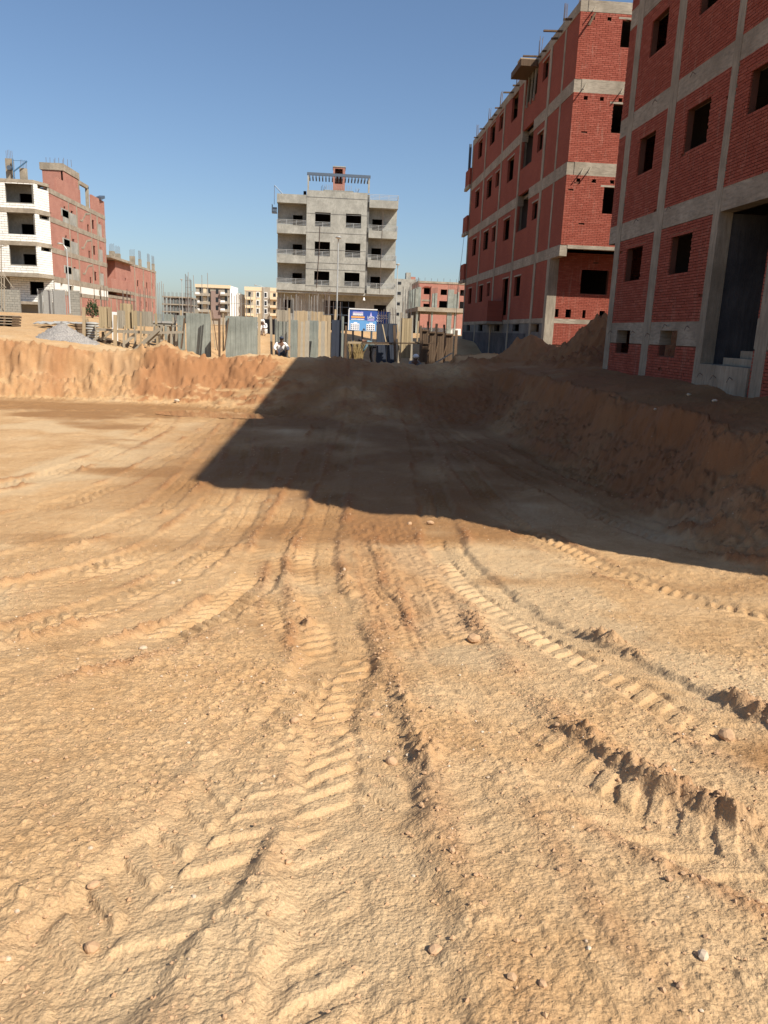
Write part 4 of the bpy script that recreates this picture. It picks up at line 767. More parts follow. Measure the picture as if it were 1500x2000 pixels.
for y in (111, 116, 121, yB-0.6): MB().box(LX-0.1, LX+0.03, y, y+0.4, 0.9, 8.455).build('concrete_column', M['conc'], b5)
for i, (px, pw, pt, rt) in enumerate(((217, 8, 490, 476), (228.5, 8, 495, 480), (257, 8, 500, 487), (272, 4, 506, 490), (289, 4, 511, 496), (298, 4, 515, 500))):
    Yc = (101, 104.5, 112, 118, 124, 128)[i]; a = at(px, pt, Yc); wd = pw*Yc/1500
    MB().box(a[0]-wd/2, a[0]+wd/2, Yc, Yc+0.7, 8.75, a[2]).build('column_stub', M['conc'], b5)
    rebars(b5, [(a[0]-wd/2+wd*k/4, Yc+0.3) for k in range(5)], a[2]-0.1, at(px, rt, Yc)[2], M['rebar'], 0.02, 0.01, seed=100+i)

# ------------------------------------------------------------------ distant blocks
def block_of_flats(root_label, px0, px1, ptop, Y, bays, rows, wall_m, depth=14, name='apartment_block'):
    a = at(px0, ptop, Y); b = at(px1, ptop, Y); root = thing(name, ((a[0]+b[0])/2, Y, 1.0), root_label, 'building')
    zt = (a[2]+b[2])/2; return root, a[0], b[0], zt
def flat_window(root, x0, x1, z0, z1, Y, frame=None):
    w = MB().box(x0, x1, Y-0.02, Y+0.06, z0, z1).build('window', M['glass'], root)
    if frame: f = 0.22; MB().box(x0-f, x0-0.01, Y-0.08, Y-0.002, z0-f, z1+f).box(x1+0.01, x1+f, Y-0.08, Y-0.002, z0-f, z1+f).box(x0-0.01, x1+0.01, Y-0.08, Y-0.002, z0-f, z0-0.01).box(x0-0.01, x1+0.01, Y-0.08, Y-0.002, z1+0.01, z1+f).build('frame', frame, w)
Yd = 262.0
def zx(u): return 370+u/8.333
def zy(v): return 540+v/8.333
r6, x0, x1, zt = block_of_flats('cream and brown apartment block with a bright white side wall', 382, 449, 556, Yd, 0, 0, None)
side = at(478, 570, Yd)[0]
MB().box(x0, x1, Yd, Yd+14, 0.8, zt-1.0).build('body', M['greystone'], r6)
MB().box(x0-0.15, x1+0.15, Yd-0.4, Yd+14.2, zt-1.0, zt).build('cornice', M['cream'], r6)
MB().poly([(x1+0.02, Yd-0.2, zt-0.1), (x1+0.02, Yd-0.2, 0.8), (side-3.2, Yd+9, 0.8), (side-3.2, Yd+9, zt-0.3)]).poly([(side-3.2, Yd+9, zt-2.0), (side-3.2, Yd+9, 0.8), (side, Yd+19, 0.8), (side, Yd+19, zt-2.4)]).build('side_wall', M['white'], r6)
sa = at(zx(352), zy(190), Yd)[0]; sb = at(zx(505), zy(190), Yd)[0]
MB().box(sa, sb, Yd-0.5, Yd-0.01, 3.0, zt-1.9).build('stone_panel', M['brownstone'], r6)
for v in (245, 380, 510):
    for u, w, dy in ((455, 40, -0.5), (318, 36, 0), (190, 46, 0), (597, 40, 0)):
        c = at(zx(u), zy(v+(u-455)*0.02), Yd); flat_window(r6, c[0]-w/2*Yd/12500, c[0]+w/2*Yd/12500, c[2]-0.75, c[2]+0.75+(0.35 if u in (190, 597) else 0), Yd+dy-0.05)
    for u0, u1 in ((95, 335), (505, 655)):
        c = at(zx(u0), zy(v+35), Yd); d = at(zx(u1), zy(v+35), Yd); bl = MB().box(c[0], d[0], Yd-1.3, Yd-0.02, c[2]-0.6, c[2]+0.25).build('balcony', M['greystone'], r6)
        MB().box(c[0]+0.2, c[0]+1.6, Yd-1.36, Yd-1.305, c[2]-0.15, c[2]+0.5).build('white_panel', M['white'], bl)
    c = at(zx(265), zy(v), Yd); MB().box(c[0]-0.8, c[0]+0.2, Yd-0.12, Yd-0.01, c[2]-1.1, c[2]+1.0).build('cream_panel', M['cream'], r6)
r7, x0, x1, zt = block_of_flats('cream apartment block with framed square windows and grey brown stone strips', 478, 545, 561, Yd+8, 0, 0, None)
Ye = Yd+8
MB().box(x0, x1+6, Ye, Ye+13, 0.8, zt-1.3).build('body', M['cream'], r7)
MB().box(x0-0.1, x1+6.1, Ye-0.15, Ye+13.1, zt-1.298, zt).build('cornice', M['cream'], r7)
c = at(zx(1190), 600, Ye)[0]; d = at(zx(1312), 600, Ye)[0]; MB().box(c, d, Ye-0.4, Ye-0.16, 2.0, zt+0.1).build('stone_panel', M['greystone'], r7)
c2 = at(zx(915), 600, Ye)[0]; d2 = at(zx(1040), 600, Ye)[0]; MB().box(c2, d2, Ye-0.05, Ye-0.01, 2.0, zt-1.4).build('stone_panel', M['greystone'], r7)
for v in (295, 430, 560):
    for u, w, fr in ((980, 36, None), (1115, 34, M['white']), (1242, 34, M['white']), (1385, 40, None)):
        c = at(zx(u), zy(v+(u-1115)*0.05), Ye); flat_window(r7, c[0]-w/2*Ye/12500, c[0]+w/2*Ye/12500, c[2]-0.7, c[2]+0.7, Ye-(0.45 if u == 1242 else 0.1), fr)
    for u0, u1 in ((915, 1040), (1315, 1440)):
        c = at(zx(u0), zy(v+55), Ye); d = at(zx(u1), zy(v+55), Ye); MB().box(c[0], d[0], Ye-1.4, Ye-0.06, c[2]-0.5, c[2]+0.35).build('balcony', M['cream'], r7)

# skeleton frame far left
Yf = 232.0; r8 = thing('unfinished_building', (at(345, 600, Yf)[0], Yf, 1.0), 'distant dark concrete skeleton of a building without any walls', 'building')
fa = lambda u, v: at(250+u/11.54, 560+v/11.54, Yf)
for v in (205, 372, 540):
    a = fa(760, v); b = fa(1400, v+30); MB().box(a[0], b[0], Yf, Yf+14, a[2]-0.35, a[2]).build('floor_slab', M['conc'], r8)
top = fa(760, 205)[2]
for k in range(8):
    for j in range(3): x = fa(790+82*k, 300)[0]; MB().box(x, x+0.7, Yf+0.5+5*j, Yf+0.9+5*j, 0.8, top-0.36).build('concrete_column', M['conc_dark'], r8)
for k in range(7): x = fa(800+90*k, 300)[0]; rebars(r8, [(x, Yf+1), (x+0.3, Yf+1)], top, top+1.2, M['rebar'], 0.05, 0.02, seed=200+k)
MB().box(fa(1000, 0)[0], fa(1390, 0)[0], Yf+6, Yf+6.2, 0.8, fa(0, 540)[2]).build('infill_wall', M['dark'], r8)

# grey block beside the apartment block, right
Yg = 205.0; fb = lambda u, v: at(770+u/10, 530+v/10, Yg)
r9 = thing('apartment_block', (fb(200, 0)[0], Yg, 1.0), 'plain pale grey concrete block with a small red rooftop box', 'building')
MB().box(fb(-30, 0)[0], fb(440, 0)[0], Yg, Yg+12, 0.8, fb(0, 140)[2]).build('body', M['conc_grey'], r9)
MB().box(fb(245, 0)[0], fb(335, 0)[0], Yg+1, Yg+4, fb(0, 139)[2], fb(0, 5)[2]).build('roof_column', M['conc_grey'], r9)
MB().box(fb(336, 0)[0], fb(430, 0)[0], Yg+1, Yg+4, fb(0, 139)[2], fb(0, 85)[2]).build('roof_box', M['bwy2'], r9)
for u, v in ((105, 230), (95, 428), (78, 635), (62, 835), (-10, 280)):
    a = fb(u-32, v-30); b = fb(u+32, v+30); flat_window(r9, a[0], b[0], b[2], a[2], Yg-0.03)
# red brick block with arched window
Yr = 150.0; fc = lambda u, v: at(770+u/10, 530+v/10, Yr)
r10 = thing('brick_building', (fc(900, 0)[0], Yr, 1.0), 'red brick block with an arched window behind the concrete frame', 'building')
hol = []
for u0, u1, v0, v1 in ((580, 695, 320, 450), (570, 685, 630, 700), (910, 1030, 350, 465), (880, 1035, 575, 715), (1290, 1360, 360, 480), (1280, 1370, 590, 730)):
    a = fc(u0, v0); b = fc(u1, v1); hol.append((a[0], b[0], b[2], a[2]))
xa, xb = fc(490, 0)[0], fc(1500, 0)[0]; zt = fc(900, 240)[2]
MB().wall((0, Yr, 0), (1, 0, 0), (0, -1, 0), 0.3, xa, xb, 0.8, zt, hol).build('front_wall', M['bwy2'], r10)
MB().box(xa, xa+0.3, Yr+0.302, Yr+12, 0.8, zt).build('side_wall', M['bwx2'], r10)
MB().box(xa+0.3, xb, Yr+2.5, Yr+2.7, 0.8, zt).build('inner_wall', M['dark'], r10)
MB().box(xa-0.1, xb, Yr-0.1, Yr+12, zt+0.002, zt+0.35).build('roof_slab', M['conc_h'], r10)
a = fc(500, 545); b = fc(740, 590); MB().box(a[0], b[0], Yr-0.06, Yr-0.002, b[2], a[2]).build('floor_band', M['conc_h'], r10)
a = fc(580, 330); b = fc(695, 330); ar = MB(); cx = (a[0]+b[0])/2; rr = (b[0]-a[0])/2+0.15
for k in range(9):
    t0, t1 = math.pi*k/9, math.pi*(k+1)/9
    for q in (t0,): ar.bar((cx+rr*math.cos(t0), Yr-0.06, a[2]+0.45*rr*math.sin(t0)), (cx+rr*math.cos(t1), Yr-0.06, a[2]+0.45*rr*math.sin(t1)), 0.12, 0.22)
ar.build('window_arch', M['bwy'], r10)
MB().box(cx-rr-0.8, cx-rr-0.2, Yr-0.3, Yr-0.01, 0.8, zt-0.5).build('pilaster', M['bwy2'], r10)
MB().box(cx+rr+0.1, cx+rr+0.7, Yr-0.3, Yr-0.01, 0.8, zt-0.5).build('pilaster', M['bwy2'], r10)
rebars(r10, [(xa+1.2*k, Yr+0.5) for k in range(12)], zt, zt+1.0, M['rebar'], 0.03, 0.03)
# concrete frame with one slab
Yh = 98.0; fd = lambda u, v: at(770+u/10, 530+v/10, Yh)
r11 = thing('unfinished_building', (fd(900, 0)[0], Yh, 1.0), 'open concrete frame with one floor slab and tall columns rising above it', 'building')
a = fd(460, 710); b = fd(1500, 775); zs0, zs1 = fd(800, 745)[2]-0.25, fd(800, 745)[2]+0.25
MB().box(a[0], b[0], Yh, Yh+16, zs0, zs1).build('floor_slab', M['conc_h'], r11)
for u, w, vt in ((440, 55, 340), (770, 40, 430), (825, 45, 420), (1115, 115, 350), (1205, 60, 440), (1262, 30, 400)):
    x = fd(u-w/2, 600)[0]; x2 = fd(u+w/2, 600)[0]; o = 0.5 if u != 440 else 0.1
    MB().box(x, x2, Yh+o, Yh+o+0.6, zs1, fd(u, vt)[2]).build('upper_column', M['conc_form'], r11)
    rebars(r11, [(x+(x2-x)*k/3, Yh+o+0.3) for k in range(4)], fd(u, vt)[2], fd(u, vt)[2]+0.7, M['rebar'], 0.02, 0.02, seed=300+u)
for i, y in enumerate((2.5, 5, 7.5, 10, 13)):
    MB().box(a[0]+0.1, a[0]+0.6, Yh+y, Yh+y+0.8, zs1, zs1+2.5).build('upper_column', M['conc_form'], r11); rebars(r11, [(a[0]+0.2+0.1*k, Yh+y+0.4) for k in range(3)], zs1+2.5, zs1+3.6, M['rebar'], 0.02, 0.02, seed=330+i)
    MB().box(a[0]+0.1, a[0]+0.6, Yh+y, Yh+y+0.6, 0.8, zs0).build('lower_column', M['conc_dark'], r11)
for u, w in ((450, 40), (1085, 90), (745, 30), (1200, 26)):
    x = fd(u-w/2, 900)[0]; x2 = fd(u+w/2, 900)[0]; MB().box(x, x2, Yh+0.3, Yh+0.9, 0.8, zs0).build('lower_column', M['conc_form'], r11)
MB().box(fd(480, 0)[0], fd(1500, 0)[0], Yh+5, Yh+5.2, 0.9, 1.9).build('block_wall', M['white'], r11)
# ------------------------------------------------------------------ the site behind the bank: cast columns, shuttering, timber
def gnd(px, Y, lift=-0.06):
    x = at(px, 690, Y)[0]; return x, gz(x, Y) + lift
def cast_column(px0, px1, ptop, Y, label, thick=0.35, m='conc_form', bars=6, ptop_bar=None, depth_y=None, bm='rebar_pale', steps=()):
    """board-marked concrete wall column with starter bars"""
    a = at(px0, ptop, Y); b = at(px1, ptop, Y); zb = gz((a[0]+b[0])/2, Y+0.2) - 0.08; zt = (a[2]+b[2])/2
    root = thing('concrete_column', ((a[0]+b[0])/2, Y, zb), label, 'column', 'cast columns on the site behind the bank')
    sh = MB().box(a[0], b[0], Y, Y+thick, zb, zt).build('shaft', M[m], root)
    n = max(2, int((b[0]-a[0])/0.19))                                   # shutter boards have left shallow raised seams
    for k in range(1, n):
        x = a[0] + (b[0]-a[0])*k/n; MB().box(x-0.008, x+0.008, Y-0.008, Y-0.0005, zb, zt-0.02).build('board_seam', M[m], sh)
    if bars:
        zt2 = at((px0+px1)/2, ptop_bar if ptop_bar else ptop-30, Y)[2]
        rebars(root, [(a[0]+0.06+(b[0]-a[0]-0.12)*k/max(1, bars-1), Y+thick*(0.25 if k % 2 else 0.75)) for k in range(bars)], zt, zt2, M[bm], 0.013, 0.02, seed=int(px0))
        if bars >= 4: MB().bar((a[0]+0.04, Y+thick/2, zt+(zt2-zt)*0.55), (b[0]-0.04, Y+thick/2, zt+(zt2-zt)*0.55), 0.012, 0.012).build('stirrup', M[bm], root)
    return root
def plank(px0, py0, px1, py1, Y, w, t, label, m='wood', Y2=None, group='loose shuttering boards'):
    a = at(px0, py0, Y); b = at(px1, py1, Y2 or Y); o = MB().bar(a, b, t, w, up=(0, -1, 0)).build('timber_board', M[m], None, loc=tuple(b)); return tag(o, label, 'board', group)
def shutter_box(px0, px1, ptop, pbot, Y, label, boards=4, m='ply', thick=0.4, bars=4, ptop_bar=None, band=True, cat='formwork'):
    """timber column shutter: upright boards, clamps, bars sticking out of the top"""
    a = at(px0, ptop, Y); b = at(px1, pbot, Y); root = thing('column_formwork', ((a[0]+b[0])/2, Y, b[2]), label, cat, 'timber column shutters')
    w = (b[0]-a[0])/boards; r = random.Random(int(px0*7))
    for k in range(boards): MB().box(a[0]+w*k+0.004, a[0]+w*(k+1)-0.004, Y, Y+0.03, b[2], a[2]+(r.random()-0.5)*0.07).build('board', M[m], root)
    MB().box(b[0]-0.03, b[0], Y+0.032, Y+thick, b[2], a[2]).build('side_panel', M[m], root); MB().box(a[0], a[0]+0.03, Y+0.032, Y+thick, b[2], a[2]).build('side_panel', M[m], root)
    MB().box(a[0]+0.031, b[0]-0.031, Y+thick-0.03, Y+thick, b[2], a[2]).build('back_panel', M[m], root)
    if band:
        for f in (0.2, 0.75): z = b[2]+(a[2]-b[2])*f; MB().box(a[0]-0.06, b[0]+0.06, Y-0.055, Y-0.002, z, z+0.09).build('clamp', M['wood_grey' if m != 'wood_dark' else 'wood_dark'], root)
    if bars:
        zt2 = at((px0+px1)/2, ptop_bar if ptop_bar else ptop-25, Y)[2]
        rebars(root, [(a[0]+0.05+(b[0]-a[0]-0.1)*k/max(1, bars-1), Y+thick*(0.3 if k % 2 else 0.7)) for k in range(bars)], a[2]-0.25, zt2, M['rebar'], 0.012, 0.02, seed=int(px0)+5)
    return root
# pale columns in front, left to right
cast_column(363, 409, 612, 33.5, 'wide grey cast column at the right end of the timber platform', bars=4, ptop_bar=535)
cast_column(440, 501, 618, 32.5, 'broadest grey cast column, with a dark board leaning at its left', thick=0.5, bars=7, ptop_bar=572)
cast_column(537, 563, 624, 39.8, 'narrow grey cast column behind the crouching worker in white', bars=4, ptop_bar=582)
cast_column(568, 581, 625, 34.4, 'slim grey cast column next to upright pale boards', bars=2, ptop_bar=578)
cast_column(604, 622, 626, 34.4, 'slim grey cast column between two groups of upright boards', bars=3, ptop_bar=575)
cast_column(346, 358, 616, 35.5, 'slim grey cast column under the end of the platform rail', bars=2, ptop_bar=580)
cast_column(320, 334, 613, 39.5, 'short grey cast column behind the timber platform', bars=3, ptop_bar=578)
cast_column(648, 667, 625, 34.0, 'dark blue-grey column shutter standing by the street lamp', m='navy', bars=3, ptop_bar=590, bm='rebar')
cast_column(668, 672, 618, 33.9, 'thin upright grey post against the dark shutter', m='conc_form', bars=0, thick=0.15)
cast_column(737, 757, 632, 33.6, 'dark shutter wall below the right end of the billboard', m='navy', bars=4, ptop_bar=604, bm='rebar')
cast_column(759, 776, 632, 33.6, 'dark shutter wall beside the pale leaning post', m='navy', bars=4, ptop_bar=600, bm='rebar')
# upright boards leaning against the slim columns
for k, (p, q, t, b, m_) in enumerate(((582, 586, 627, 690, 'wood'), (587, 591.5, 628, 691, 'wood_grey'), (592, 595, 628, 692, 'wood'), (596, 603, 626, 692, 'wood_grey'), (622.5, 627, 628, 691, 'wood'), (627.5, 634, 627, 691, 'wood_grey'), (635, 640, 627, 690, 'wood'), (641, 645, 616, 690, 'wood'))):
    a = at(p, t, 33.4); c = at(q, b, 33.0); z0 = gz((a[0]+c[0])/2, 33.2)-0.02
    o = MB().obox(((a[0]+c[0])/2, 33.45, (a[2]+z0)/2), ((c[0]-a[0])/2, 0, 0), (0, 0.02, 0), (0, 0.12, (a[2]-z0)/2)).build('timber_board', M[m_], None, loc=((a[0]+c[0])/2, 33.4, z0))
    tag(o, 'pale shuttering board standing upright by the slim grey columns', 'board', 'upright boards by the slim columns')
# row of pale shutters behind with a forest of bars
for k, (p, q, t) in enumerate(((575, 600, 607), (603, 608, 612), (606, 630, 608), (630, 646, 615))):
    if q-p > 8: shutter_box(p, q, t, 632, 37.5+0.3*k, 'pale board shutter with many bars, under the front bay of the grey block', 5, 'wood', 0.4, 7, 574-2*k, False)
for k, p in enumerate((556, 562, 568, 574, 582, 588, 596, 604, 613, 620, 631, 642)):
    a = at(p, 574+((k*7) % 12), 39.0); z0 = gz(a[0], 39.0)-0.1
    tag(MB().tube([(a[0], 39.0, z0), (a[0]+0.02*((k % 3)-1), 39.02, a[2])], 0.014, 5).build('starter_bar', M['rebar_pale'], None, loc=(a[0], 39.0, z0)), 'thin upright steel bar among the pale shutters', 'steel bar', 'steel bars among the pale shutters')
shutter_box(541, 562, 605, 628, 38.0, 'low board shutter left of the pale shutters, behind the narrow column', 4, 'wood_grey', 0.4, 4, 575, False)
# leaning boards between the wide columns
plank(410, 606, 421, 683, 33.0, 0.11, 0.03, 'pale board leaning on the wide grey column', 'wood', 32.5)
plank(414, 606, 425, 684, 33.05, 0.05, 0.03, 'narrow dark slat leaning on the wide grey column', 'wood_dark', 32.55)
plank(436, 612, 436, 686, 33.6, 0.22, 0.03, 'broad pale board standing beside the broadest column', 'wood')
plank(446.5, 622, 438.5, 684, 32.45, 0.12, 0.04, 'dark board leaning against the broadest column', 'wood_dark', 32.2)
plank(360.5, 622, 354, 680, 33.3, 0.15, 0.05, 'dark board leaning at the left of the wide grey column', 'wood_dark', 33.0)
plank(747, 634, 754, 668, 33.3, 0.07, 0.04, 'pale board leaning on the dark shutter wall', 'wood', 33.1)
plank(776, 634, 781, 706, 33.2, 0.11, 0.06, 'pale post standing at the edge of the dark shutters', 'wood')
# working platform on the left
YP = 33.0
fp = thing('timber_platform', (at(260, 650, YP)[0], YP, gz(at(260, 650, YP)[0], YP)-0.1), 'rough timber working platform with props and diagonal braces', 'platform')
def fpbar(n, px0, py0, px1, py1, w, h, m='wood_grey', dy=0.0, dy2=None): MB().bar(at(px0, py0, YP+dy), at(px1, py1, YP+(dy if dy2 is None else dy2)), w, h, up=(0, -1, 0) if abs(px1-px0) < 6 else (0, 0, 1)).build(n, M[m], fp)
for i, (px, pt, pb, w, dy) in enumerate(((164, 600, 676, .10, -.3), (225, 615, 681, .12, -.3), (242, 648, 682, .08, 0), (275, 610, 682, .06, -.1), (264, 648, 684, .08, 1.0), (316, 634, 682, .10, .2), (345, 648, 686, .10, .4), (330, 648, 682, .09, .9), (202, 648, 676, .12, 1.3), (188, 646, 676, .10, .7), (290, 650, 684, .08, .8))):
    fpbar('prop', px, pt, px, pb, w, w, 'wood' if i in (0, 1, 3) else 'wood_grey', dy)
fpbar('rail', 226, 647, 312, 650, .05, .12); fpbar('rail', 312, 650, 358, 648.5, .05, .10); fpbar('rail', 186, 643, 226, 645, .05, .10, dy=.1); fpbar('rail', 188, 665, 224, 668, .05, .09, 'wood_dark', .6)
fpbar('brace', 264, 684, 312, 641, .05, .14, dy=-.1); fpbar('brace', 292, 668, 315, 647, .05, .12, dy=.05); fpbar('brace', 236, 676, 262, 655, .05, .12, dy=.1); fpbar('brace', 196, 664, 222, 644, .05, .10, dy=.5)
for k in range(9): fpbar('deck_board', 186+19*k, 644+0.6*k, 186+19*k+1.5, 641.5+0.6*k, .38, .04, 'wood' if k % 2 else 'wood_grey', 0.1, 2.4)
for k in range(4): fpbar('deck_board', 290+15*k, 634+0.6*k, 308+15*k, 635+0.6*k, .25, .05, 'wood_grey', 1.6)
# shutters standing on the platform
shutter_box(192, 209, 598, 641, 33.9, 'plywood column shutter at the left end of the platform, tall bars above', 3, 'ply', 0.45, 5, 560, False)
shutter_box(209.5, 216, 600, 640, 33.95, 'narrow pale shutter panel beside the left plywood shutter', 2, 'wood', 0.3, 0, None, False)
shutter_box(234, 256, 593, 642, 34.2, 'tallest plywood shutter, in the middle of the platform', 3, 'ply', 0.45, 5, 566, False)
shutter_box(228, 242, 606, 642, 33.8, 'grey board shutter in front of the tallest plywood shutter', 3, 'wood_grey', 0.3, 2, 585, False)
shutter_box(256.5, 265, 606, 643, 34.1, 'narrow plywood shutter right of the tallest shutter', 2, 'ply', 0.3, 2, 575, False)
shutter_box(267, 295, 608, 638, 35.0, 'broad grey board shutter at the right of the platform', 5, 'wood_grey', 0.45, 6, 565, False)
tag(MB().box(at(217, 609, 36)[0], at(224, 609, 36)[0], 36, 36.4, at(220, 642, 36)[2]-0.8, at(220, 609, 36)[2]).build('white_door_panel', M['white'], None, loc=(at(220, 620, 36)[0], 36, at(220, 642, 36)[2]-0.8)), 'white panel standing between two plywood shutters', 'panel')
for k, (px, pt, Y, w, mm, lb) in enumerate(((305, 612, 36, .10, 'wood', 'pale post rising from the sand right of the broad grey shutter'), (340, 620, 36, .14, 'wood_grey', 'grey board standing behind the platform rail'), (352, 606, 38, .10, 'wood', 'tall pale post left of the wide grey column'), (385, 604, 37, .16, 'wood_grey', 'board edge showing above the wide grey column'), (428, 622, 37, .10, 'wood_dark', 'dark post between the two broad columns'), (506, 612, 37, .12, 'wood', 'pale post right of the broadest column'), (530, 618, 41, .12, 'wood_grey', 'grey post left of the narrow cast column'), (280, 604, 37, .1, 'wood', 'pale batten above the broad grey shutter'), (249, 600, 36.5, .1, 'wood_grey', 'grey batten behind the tallest plywood shutter'), (170, 622, 35, .12, 'wood', 'short pale post behind the cement bags'), (676, 636, 35.5, .1, 'wood_dark', 'dark post at the left foot of the billboard'), (783, 610, 38, .09, 'wood_grey', 'grey post left of the sunlit plywood shutter'), (806, 616, 36, .12, 'wood_grey', 'grey post right of the sunlit plywood shutter'), (836.5, 628, 38, .1, 'wood_dark', 'dark post behind the collared shutters by the pale post'), (852, 632, 38.5, .12, 'wood', 'pale post showing between two collared shutters'), (869, 634, 37.5, .1, 'wood_dark', 'dark post showing beside the last collared shutter'), (892, 645, 35, .12, 'wood_dark', 'dark post in the spoil before the tarred plinth'), (655, 604, 37.5, .12, 'wood', 'pale batten rising behind the dark shutter by the lamp'), (566, 602, 41, .1, 'wood', 'pale batten right of the narrow cast column'))):
    a = at(px, pt, Y); z0 = gz(a[0], Y)-0.1
    tag(MB().obox((a[0], Y, (a[2]+z0)/2), (w/2, 0, 0), (0, 0.025, 0), (0.03*((k % 3)-1), 0.04, (a[2]-z0)/2)).build('timber_board', M[mm], None, loc=(a[0], Y, z0)), lb, 'board', 'loose shuttering boards')
# long grey sheet and stacked cast pieces behind the platform
for (p, q, t, bt, Y, lb) in ((300, 312, 613, 632, 41, 'low grey concrete block stub behind the platform rail'), (321, 336, 614, 640, 40, 'stepped grey concrete stub behind the platform')):
    a = at(p, t, Y); c = at(q, bt, Y); z0 = gz(a[0], Y)-0.1
    tag(MB().box(a[0], c[0], Y, Y+0.5, z0, a[2]).build('concrete_stub', M['conc_form'], None, loc=(a[0], Y, z0)), lb, 'concrete stub')
a = at(296, 628, 38); c = at(345, 634, 38); z0 = gz((a[0]+c[0])/2, 38)-0.05
tr = thing('sheet_stack', ((a[0]+c[0])/2, 38, z0), 'stack of long grey sheets on trestles behind the platform', 'sheets')
MB().box(a[0], c[0], 37.6, 38.6, a[2]-0.05, a[2]+0.04).build('sheet', M['sheet'], tr); MB().box(a[0]+0.1, c[0]-0.2, 37.65, 38.5, a[2]-0.14, a[2]-0.055).build('sheet', M['conc_form'], tr)
for x in (a[0]+0.3, c[0]-0.4): MB().box(x, x+0.1, 37.7, 38.4, z0, a[2]-0.142).build('trestle', M['wood_grey'], tr)
# bars standing along the left
def bar_group(pxs, pt, pb, Y, label, group, m='rebar'):
    for k, p in enumerate(pxs):
        a = at(p, pt+((k*5) % 7), Y); z0 = gz(a[0], Y)-0.1
        tag(MB().tube([(a[0], Y+0.1*(k % 2), z0), (a[0]+0.01*((k % 3)-1), Y+0.1*(k % 2), a[2])], 0.016, 5).build('starter_bar', M[m], None, loc=(a[0], Y, z0)), label, 'steel bar', group)
bar_group((303, 307, 311, 315, 319), 548, 630, 45, 'upright steel bar beyond the platform, before the distant skeleton', 'bars before the skeleton', 'rebar_pale')
bar_group((453, 457, 461, 466, 470, 474), 572, 620, 42, 'upright steel bar in front of the bright white side wall', 'bars before the white wall')
bar_group((497, 500, 504, 508), 585, 632, 44, 'upright steel bar in front of the cream block with square windows', 'bars before the cream block', 'wood_grey')
cg = thing('rebar_cage', (at(363, 640, 36)[0], 36, gz(at(363, 640, 36)[0], 36)), 'tall dark reinforcement cage rising behind the wide grey column', 'rebar cage')
for k, p in enumerate((362, 364, 367, 370, 373)): a = at(p, 535+3*k, 36); MB().cyl((a[0], 36+0.12*(k % 2), gz(a[0], 36)), (a[0], 36+0.12*(k % 2), a[2]), 0.014, n=5).build('rebar', M['rebar'], cg)
for py in (548, 561, 574, 587, 600): a = at(361.5, py, 36); c = at(373.5, py+0.5, 36); MB().bar(a, c, 0.012, 0.012).build('stirrup', M['rebar'], cg)

# brick stack, cement bags, spoil of boards left of the platform
a = at(152, 642, 33.6); z0 = gz(at(165, 672, 33.6)[0], 33.6)-0.05
bs = thing('board_pile', (at(160, 672, 33.6)[0], 33.6, z0), 'dark untidy pile of short brown boards beside the cement bags', 'board pile')
q = random.Random(4); zz = z0
for k in range(12):
    x0 = at(151, 660, 33.6)[0]+0.05*q.random(); MB().bar((x0, 33.4+0.1*q.random(), zz+0.03), (x0+0.28+0.12*q.random(), 33.9, zz+0.03), 0.16, 0.05).build('board', M['wood_dark'], bs); zz += 0.056
zz = gz(at(178, 668, 33.8)[0], 33.8)-0.03
for k in range(7):
    c = at(178+((k*3) % 4), 668, 33.8); cx = c[0]+0.02*((k*5) % 4)
    o = MB().ball((cx, 33.8, zz+0.06), 1.0, 12, 6, (0.29, 0.2, 0.07)).build('cement_bag', M['sheet'], None, True, loc=(cx, 33.8, zz)); tag(o, 'full grey cement bag lying in the stack left of the platform', 'bag', 'stacked cement bags'); zz += 0.105
# gravel heap
gx, gy = hit(85, 667)[0], max(hit(85, 667)[1], 30.5)+1.1; g0 = gz(gx, gy)-0.12; mb = MB(); nr, na = 22, 48; rg = np.random.default_rng(9)
for i in range(nr+1):
    f = i/nr; rad = f*1.25
    for j in range(na):
        t = 2*math.pi*j/na; x = gx+rad*math.cos(t)*1.15; y = gy+rad*math.sin(t)*0.9; zg = gz(x, y)-0.06 if i == nr else None
        hgt = g0 + 0.78*(1-f)**1.15 + 0.03*rg.standard_normal()*(f < 1); mb.v.append((x, y, zg if zg is not None else max(hgt, g0)))
for i in range(nr):
    for j in range(na): a_ = i*na+j; b_ = i*na+(j+1) % na; mb.f.append((a_, a_+na, b_+na, b_))
gm, n, l, b = mat('grey_gravel', 0.9, 0.2); g_ = n.new('ShaderNodeNewGeometry'); vor = node(n, 'ShaderNodeTexVoronoi', Scale=34.0); l.new(g_.outputs['Position'], vor.inputs['Vector'])
rp = ramp(n, [(0.0, (0.22, 0.205, 0.195)), (0.5, (0.35, 0.325, 0.30)), (1.0, (0.50, 0.46, 0.41))]); l.new(vor.outputs['Color'], rp.inputs[0]); l.new(rp.outputs[0], b.inputs[0]); bump(n, l, vor.outputs['Distance'], b, 0.9, 0.04)
gh_ = mb.build('gravel_heap', gm, None, True, loc=(gx, gy, g0)); tag(gh_, 'heap of grey gravel on the sand before the metal gate', 'gravel heap')
